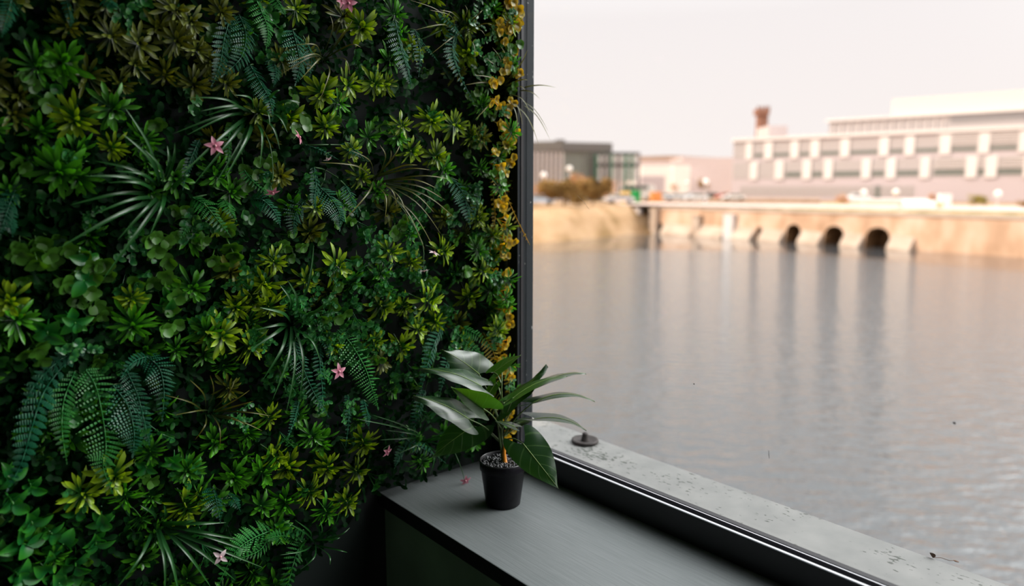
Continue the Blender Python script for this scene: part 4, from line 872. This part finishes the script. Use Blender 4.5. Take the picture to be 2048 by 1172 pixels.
# ------------------------------------------------------------------ big office building on the right
fa = Vector((46.6, 151.5, 0)); fb = Vector((97.5, 109.6, 0)); fd = (fb-fa).normalized(); fnn = Vector((fd.y, -fd.x, 0))
if fnn.dot(Vector((-.5, -1, 0))) < 0: fnn = -fnn
def Fp(s, off, z): p = fa + fd*s + fnn*off; return V2W(p.x, p.y, z)
def fs_at(px): k_ = (px-1024)/1440.; return (k_*fa.y-fa.x)/(fd.x-k_*fd.y)
def fz(px, py):
    s = fs_at(px); p = fa+fd*s; return vp(px, py, p.y).z
office = tag(empty('office_building', Fp(0, 0, LZ)), 'long pale office building with rows of white panels and a set-back top storey', 'building')
def fbox(name, x0, x1, z0, z1, off0, off1, mat, rel=None):
    a, b_ = fs_at(x0), fs_at(x1); mb = MB(); mb.obox(Fp(a, off0, z0), Fp(b_, 0, 0)-Fp(a, 0, 0), Fp(0, off1, 0)-Fp(0, off0, 0), Vector((0, 0, z1-z0)))
    o = mb.build(name, mat, office, smooth=False, origin=office.location); o.location = (0, 0, 0); return o
XE = 2420
zb = LZ; z1b = fz(1590, 372); z2a = fz(1590, 359); z2b = fz(1590, 321); z3a = fz(1590, 317); z3b = fz(1590, 281.5); zr = fz(1590, 273)
fbox('wall', 1465, XE, zb, zr, -14, 0, M['pinkband'])
fbox('ground_floor_window', 1482, 1832, zb+.9, z1b, 0, .05, M['louvre'])
fbox('doorway', 1751, 1766, zb+.3, z1b, .02, .1, M['pane'])
for k in range(30):
    a = 1486+k*11.6; fbox('mullion', a, a+1.6, zb+.9, z1b, .05, .25, M['fin'])
fbox('window_strip', 1467, XE, z2a+.25, z2b-.1, 0, .08, M['louvre']); fbox('window_strip', 1467, XE, z3a+.25, z3b-.1, 0, .08, M['louvre'])
# dark panes low in each strip
for (a, b_) in [(1572,1603),(1625,1646),(1669,1722),(1745,1770),(1795,1838),(1868,1930),(1957,1969),(1996,2046),(2062,2120)]: fbox('pane', a, b_, z2a+.5, z2a+1.5, .08, .12, M['pane'])
for (a, b_) in [(1508,1526),(1546,1578),(1598,1618),(1640,1677),(1699,1754),(1778,1804),(1829,1874),(1900,1950),(1976,2030)]: fbox('pane', a, b_, z3a+.5, z3a+1.2, .08, .12, M['pane'])
for zz0, zz1 in ((z2a, z2b), (z3a, z3b)):
    for k in range(5): fbox('louvre_slat', 1870, XE, zz0+1.7+k*.42, zz0+1.85+k*.42, .1, .3, M['whitewall'])
r2 = [(1501,1516),(1551,1568),(1606,1623),(1649,1666),(1724,1742),(1773,1792),(1841,1860),(1932,1954),(1971,1994),(2047,2062),(2120,2140),(2200,2220)]
r3 = [(1491,1504),(1528,1544),(1580,1596),(1620,1637),(1679,1697),(1756,1775),(1807,1826),(1876,1898),(1953,1975),(2033,2055),(2110,2130),(2200,2222)]
for a, b_ in r2: fbox('white_panel', a, b_, z2a, z2b, .05, .35, M['whitewall'])
for a, b_ in r3: fbox('white_panel', a, b_, z3a, z3b, .05, .35, M['whitewall'])
fbox('cornice', 1463, XE, zr-.5, zr+.1, -14, .6, M['whitewall'])
zt1 = fz(1645, 243); zt2 = fz(1645, 239)
fbox('top_storey', 1648, XE, zr, zt1, -13, -1.5, M['louvre']); fbox('top_storey_glazing', 1890, XE, zr+1.3, zt1-.05, -1.5, -1.35, M['upper'])
for k in range(14): fbox('mullion', 1655+k*17, 1658+k*17, zr, zt1, -1.5, -1.3, M['fin'])
fbox('roof_slab', 1643, XE, zt1, zt1+.45, -13.4, -.9, M['whitewall'])
fbox('plant_room', 1768, XE, zt1+.45, fz(1760, 197), -12, -2.5, M['peach'])
# ------------------------------------------------------------------ dark building on the left
hall = tag(empty('pavilion_building', vp(1125, 386, 132)), 'dark grey building with pale vertical fins and green-framed colonnade', 'building')
def hb(name, x0, x1, y0, y1, v0, v1, depth, mat):
    a = vp(x0, y0, v0); b_ = vp(x1, y0, v1); zt_ = a.z; z0 = max(vp(x0, y1, v0).z, LZ) if y1 < 384 else LZ
    mb = MB(); mb.obox(Vector((a.x, a.y, z0)), Vector((b_.x-a.x, b_.y-a.y, 0)), V2W(0, depth, 0), Vector((0, 0, zt_-z0)))
    o = mb.build(name, mat, hall, smooth=False, origin=hall.location); o.location = (0, 0, 0); return o
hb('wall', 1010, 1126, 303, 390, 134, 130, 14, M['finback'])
M['hallglass'] = plain('grey_green_glazing', (.15, .15, .125), .5)
hb('wall', 1126, 1224, 301, 390, 130, 133, 14, M['hallglass'])
hb('roof', 1010, 1126, 285, 303, 134, 129.5, 14, M['slate']); hb('roof', 1124, 1225, 284, 301.5, 129.5, 132.5, 14, M['slate']); hb('roof_box', 1112, 1130, 279, 285, 132, 132, 3, M['slate'])
for k in range(13):
    a = 1016+k*9; f_ = k/13*4; hb('fin', a, a+3.2, 303, 390, 133.4-f_, 133.4-f_, .4, M['fin'])
hb('roof', 1224, 1280, 304, 309, 133, 133.5, 12, M['slate'])
hb('glazing', 1126, 1279, 309, 329, 132.6, 134, .4, M['hallglass']); hb('floor_slab', 1126, 1281, 329, 333, 131.8, 133, 12, M['slate'])
hb('column', 1276, 1281, 305, 390, 132.8, 132.9, .6, M['finback'])
for k, a in enumerate([1128, 1147, 1164, 1181, 1190, 1203, 1213, 1222, 1236, 1250, 1263]): hb('column', a, a+(3.6 if k % 3 else 4.6), 309, 388, 131.2, 131.2, .4, M['greenframe'] if k % 3 == 1 or a > 1240 else M['slate'])
for k, (a, c) in enumerate([(1196, 1202), (1207, 1212), (1217, 1221), (1226, 1235), (1240, 1249), (1254, 1262), (1267, 1275)]): hb('window_bay', a, c, 334, 362, 131.6, 131.6, .3, M['whitewall']); hb('window_bay', a, c, 311, 327, 131.6, 131.6, .3, M['whitewall'])
# ------------------------------------------------------------------ brick tower, sheds, distance
twr = tag(empty('brick_tower', Vector((*vp(1527, 390, 210)[:2], LZ))), 'square red-brick tower with a flared cap behind the office building', 'tower')
def tb(name, x0, x1, y0, y1, mat, v=210):
    a = vp(x0, y0, v); a.z = LZ if y1 > 385 else vp(x0, y1, v).z; b_ = vp(x1, y0, v); mb = MB(); ax = Vector((b_.x-a.x, b_.y-a.y, 0)); dv = V2W(0, ax.length, 0)
    mb.obox(Vector((a.x, a.y, a.z)) - dv*.0, ax, dv, Vector((0, 0, vp(x0, y0, v).z-a.z))); o = mb.build(name, mat, twr, smooth=False, origin=twr.location); o.location = (0, 0, 0)
tb('shaft', 1518.5, 1537, 228, 390, M['brick']); tb('cap', 1515.5, 1540, 217, 229, M['brick'], 209.6)
for a in (1515.5, 1523, 1530.5, 1536.5): tb('battlement', a, a+3.6, 212.5, 217, M['brick'], 209.6)
thing_box('roof_block', 1538, 1576, 251, 275, 165, 8, M['concrete'], 'pinkish plant-room block on the office roof beside the tower', 'building', base=LZ)
thing_box('shed', 1283, 1345, 331, 392, 215, 20, M['farwhite'], 'bright white shed between the two buildings', 'building', base=LZ)
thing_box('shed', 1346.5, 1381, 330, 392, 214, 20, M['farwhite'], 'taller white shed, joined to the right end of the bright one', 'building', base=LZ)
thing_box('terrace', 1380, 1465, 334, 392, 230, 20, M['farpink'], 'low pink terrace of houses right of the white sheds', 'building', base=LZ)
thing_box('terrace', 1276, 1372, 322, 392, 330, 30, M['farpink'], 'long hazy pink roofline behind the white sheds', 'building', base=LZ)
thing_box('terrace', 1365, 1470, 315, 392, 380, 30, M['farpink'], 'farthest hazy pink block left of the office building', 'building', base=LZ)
thing_box('small_building', 1283, 1330, 352, 392, 190, 10, M['pinkband'], 'low grey-pink building in front of the white shed', 'building', base=LZ)
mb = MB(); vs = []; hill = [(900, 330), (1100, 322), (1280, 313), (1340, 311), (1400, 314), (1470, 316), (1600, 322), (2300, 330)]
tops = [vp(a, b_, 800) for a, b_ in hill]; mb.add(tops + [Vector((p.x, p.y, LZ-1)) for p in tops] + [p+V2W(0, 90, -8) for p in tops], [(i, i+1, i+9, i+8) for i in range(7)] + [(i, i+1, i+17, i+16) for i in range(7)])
struct('hills', mb, ground('hazy_hill', [(.3, (.70, .60, .58)), (.7, (.78, .66, .62))], .02), True)  # pale hill colour has the haze put into it
# bushes and trees
def bush(name, x0, x1, y0, y1, v, mat, lab, cat, seed=1, trunk=False, n=900, gr=None):
    r = random.Random(seed); a = vp(x0, y1, v); b_ = vp(x1, y1, v); top = vp((x0+x1)/2, y0, v).z; base = LZ if y1 > 386 else a.z
    root = tag(empty(name, Vector(((a.x+b_.x)/2, (a.y+b_.y)/2, LZ))), lab, cat, gr); hw = (b_-a).length/2; H = top-base
    ax = (b_-a).normalized(); mb = MB(); c0 = root.location
    lob = [(r.uniform(-.75, .75), r.uniform(.35, .72), r.uniform(.28, .42)) for _ in range(9)]
    for k in range(n):
        lx, lz, lr = r.choice(lob); d = Vector((r.gauss(0, 1), r.gauss(0, 1), r.gauss(0, 1))).normalized()
        p = ax*(lx*hw + d.x*lr*hw*.8) + V2W(0, 1, 0)*(d.y*lr*hw*.6) + Vector((0, 0, max(.05, (base-LZ) + H*(lz+d.z*lr*.75))))
        mb.leaf(p, Vector((r.gauss(0, 1), r.gauss(0, 1), r.gauss(0, 1))), d, hw*.16, hw*.06, 'ovate', .4, .2, 2)
    mb.build('foliage', mat, root)
    mb = MB(); mb.tube([(0, 0, -.1), (0, 0, (base-LZ)+H*.4), (0, 0, (base-LZ)+H*.7)], [hw*.05, hw*.035, hw*.01], 6)
    for q in range(4): g_ = q*1.6; mb.tube([(0, 0, H*.2), (math.cos(g_)*hw*.3, math.sin(g_)*hw*.3, (base-LZ)+H*.5)], [hw*.025, hw*.01], 5)
    mb.build('trunk', M['darkstone'], root)
bush('bush', 1076, 1180, 358, 422, 92.5, M['bushm'], 'broad brown-green bush at the left end of the bank', 'bush', 1, n=1600)
bush('bush', 1150, 1222, 354, 420, 99, M['bushm'], 'dense olive bush above the dry grass, nearest the car park', 'bush', 2, n=1600)
bush('tree', 1138, 1182, 342, 392, 112, M['autumn'], 'orange-leaved autumn tree before the dark building', 'tree', 3)
bush('tree', 1205, 1232, 358, 392, 120, M['autumn'], 'small orange tree at the foot of the colonnade', 'tree', 4, n=500)
bush('tree', 1060, 1092, 366, 400, 115, M['autumn'], 'low orange tree beside the window post', 'tree', 5, n=500)
bush('shrub', 1932, 1962, 386, 412, 90, M['verge'], 'olive shrub by the right verge, left one of two', 'shrub', 6, n=500)
bush('shrub', 1955, 1985, 388, 414, 89, M['verge'], 'olive shrub by the right verge, right one of two', 'shrub', 7, n=500)
bush('shrub', 1855, 1880, 384, 404, 105, M['autumn'], 'small rusty shrub before the office wall', 'shrub', 8, n=400)
bush('shrub', 1668, 1700, 385, 412, 100, M['autumn'], 'bare orange bush at the middle of the quayside', 'shrub', 9, n=400)
bush('shrub', 2028, 2060, 398, 425, 80, M['bushm'], 'dark shrub at the right edge of the photo', 'shrub', 10, n=400)
bush('tree', 1395, 1425, 356, 384, 180, M['bushm'], 'small dark tree behind the parked cars', 'tree', 11, n=500)
bush('shrub', 1340, 1362, 366, 386, 170, M['autumn'], 'orange shrub between the sheds and the cars', 'shrub', 12, n=300)
# parked vehicles
def colour(c): return plain('car_paint', c, .3)
def car(xc, yb, v, c, lab, L=4.2, H=1.4, seed=0, van=False):
    base = vp(xc, yb, v); root = tag(empty('car' if not van else 'van', Vector((base.x, base.y, LZ+.03))), lab, 'car' if not van else 'van', 'parked vehicles behind the quay')
    root.rotation_euler = (0, 0, -YAW); mb = MB(); n_ = [(-L/2, .35), (-L/2, .75), (-L*.42, .85), (-L*.28, .92 if not van else H*.95), (-L*.12, H if not van else H*.98), (L*.25, H), (L*.42, .95 if not van else H), (L/2, .85 if not van else H*.9), (L/2, .35)]
    vs = [(x_, y_, z_) for y_ in (-.85, .85) for x_, z_ in n_]; k = len(n_)
    mb.add(vs, [tuple(range(k)), tuple(range(2*k-1, k-1, -1))] + [(i, (i+1) % k, (i+1) % k+k, i+k) for i in range(k)]); mb.build('body', colour(c), root, smooth=False)
    mb = MB(); mb.box(-L*.22, L*.32, -.87, .87, H*.68, H*.93); mb.build('window', M['pane'], root, smooth=False)
    for sx in (-1, 1):
        for sy in (-1, 1):
            mb = MB(); mb.tube([(sx*L*.32, sy*.72, .32), (sx*L*.32, sy*.9, .32)], .32, 14); mb.build('wheel', M['frame'], root)
CARS = [(1232,393,118,(.75,.72,.70),'silver car left of the green container'), (1240,398,108,(.6,.55,.55),'grey car nearest the olive bush'), (1330,391,150,(.8,.8,.82),'white car right of the orange container'), (1352,392,135,(.85,.85,.88),'white car with a bright glint at the middle of the car park'),
 (1377,391,140,(.35,.5,.68),'pale blue car among the parked cars'), (1392,391,130,(.9,.9,.92),'brightest white car among the parked cars'), (1422,386,160,(.05,.08,.09),'dark car under the small dark tree'), (1450,386,158,(.75,.16,.10),'red car left of the office ground floor'), (1466,389,135,(.85,.82,.8),'white car next to the red car'), (1078,405,100,(.5,.6,.75),'pale blue car beside the window post'), (1085,394,112,(.6,.6,.62),'grey car behind the pale blue one by the post'),
 (1712,391,128,(.85,.82,.8),'white car at the office entrance')]
for c_ in CARS: car(c_[0], c_[1], c_[2], c_[3], c_[4])
car(1268, 389, 140, (.95, .88, .82), 'large white van between silver car and the white shed', 8, 3.1, van=True)
def skip_(x0, x1, y0, y1, v, c, lab):
    o = thing_box('container', x0, x1, y0, y1, v, 2, plain('container_paint', c, .5), lab, 'container', base=LZ)
    for k in range(5):
        a = x0+(x1-x0)*(k+.4)/5; rb = thing_box('rib', a, a+(x1-x0)*.05, y0, y1, v-.08, .08, o.data.materials[0], '', '', parent=o, base=LZ)
skip_(1268, 1281, 380.5, 388, 118, (.0, .30, .06), 'small green container in the car park')
skip_(1244, 1260, 383, 394, 112, (.85, .55, .10), 'yellow container left of the green one')
skip_(1304, 1324, 384, 395, 120, (.75, .30, .08), 'orange container right of the green one')
thing_box('sign_board', 1881, 1904, 388, 417, 86, .5, M['farwhite'], 'bright white upright board near the right verge', 'board', base=LZ)
thing_box('sign_board', 1878, 1886, 407, 417, 85.5, .4, plain('board_orange', (.85, .5, .12), .5), 'low orange board in front of the white board', 'board', base=LZ)
# lamp posts and globes on poles
def lamp(x, yt, v, lab, globe=True):
    b_ = vp(x, 395, v); top = vp(x, yt, v).z; root = tag(empty('street_lamp', Vector((b_.x, b_.y, LZ))), lab, 'street lamp', 'street lamps behind the quay')
    mb = MB(); mb.tube([(0, 0, 0), (0, 0, (top-LZ)*.5), (0, 0, top-LZ)], [.10, .08, .06], 8); mb.build('pole', M['fin'], root)
    mb = MB(); mb.blob((0, 0, top-LZ+.2), (.42, .42, .42), n=14, m=10); mb.build('globe', M['farwhite'], root)
lamp(1727, 388, 100, 'low white globe lamp before the office entrance')  # white globes set at the places of pale round discs
lamp(1791, 387, 100, 'white globe lamp right of the dark doorway')
lamp(1995, 391, 90, 'white globe lamp near the right end of the office')
lamp(1410, 366, 110, 'tall globe lamp beside the small dark tree')
lamp(1087, 353, 105, 'globe lamp beside the window post')
lamp(1138, 340, 110, 'tall thin lamp left of the autumn tree')
lamp(1373, 368, 150, 'globe lamp over the parked cars')
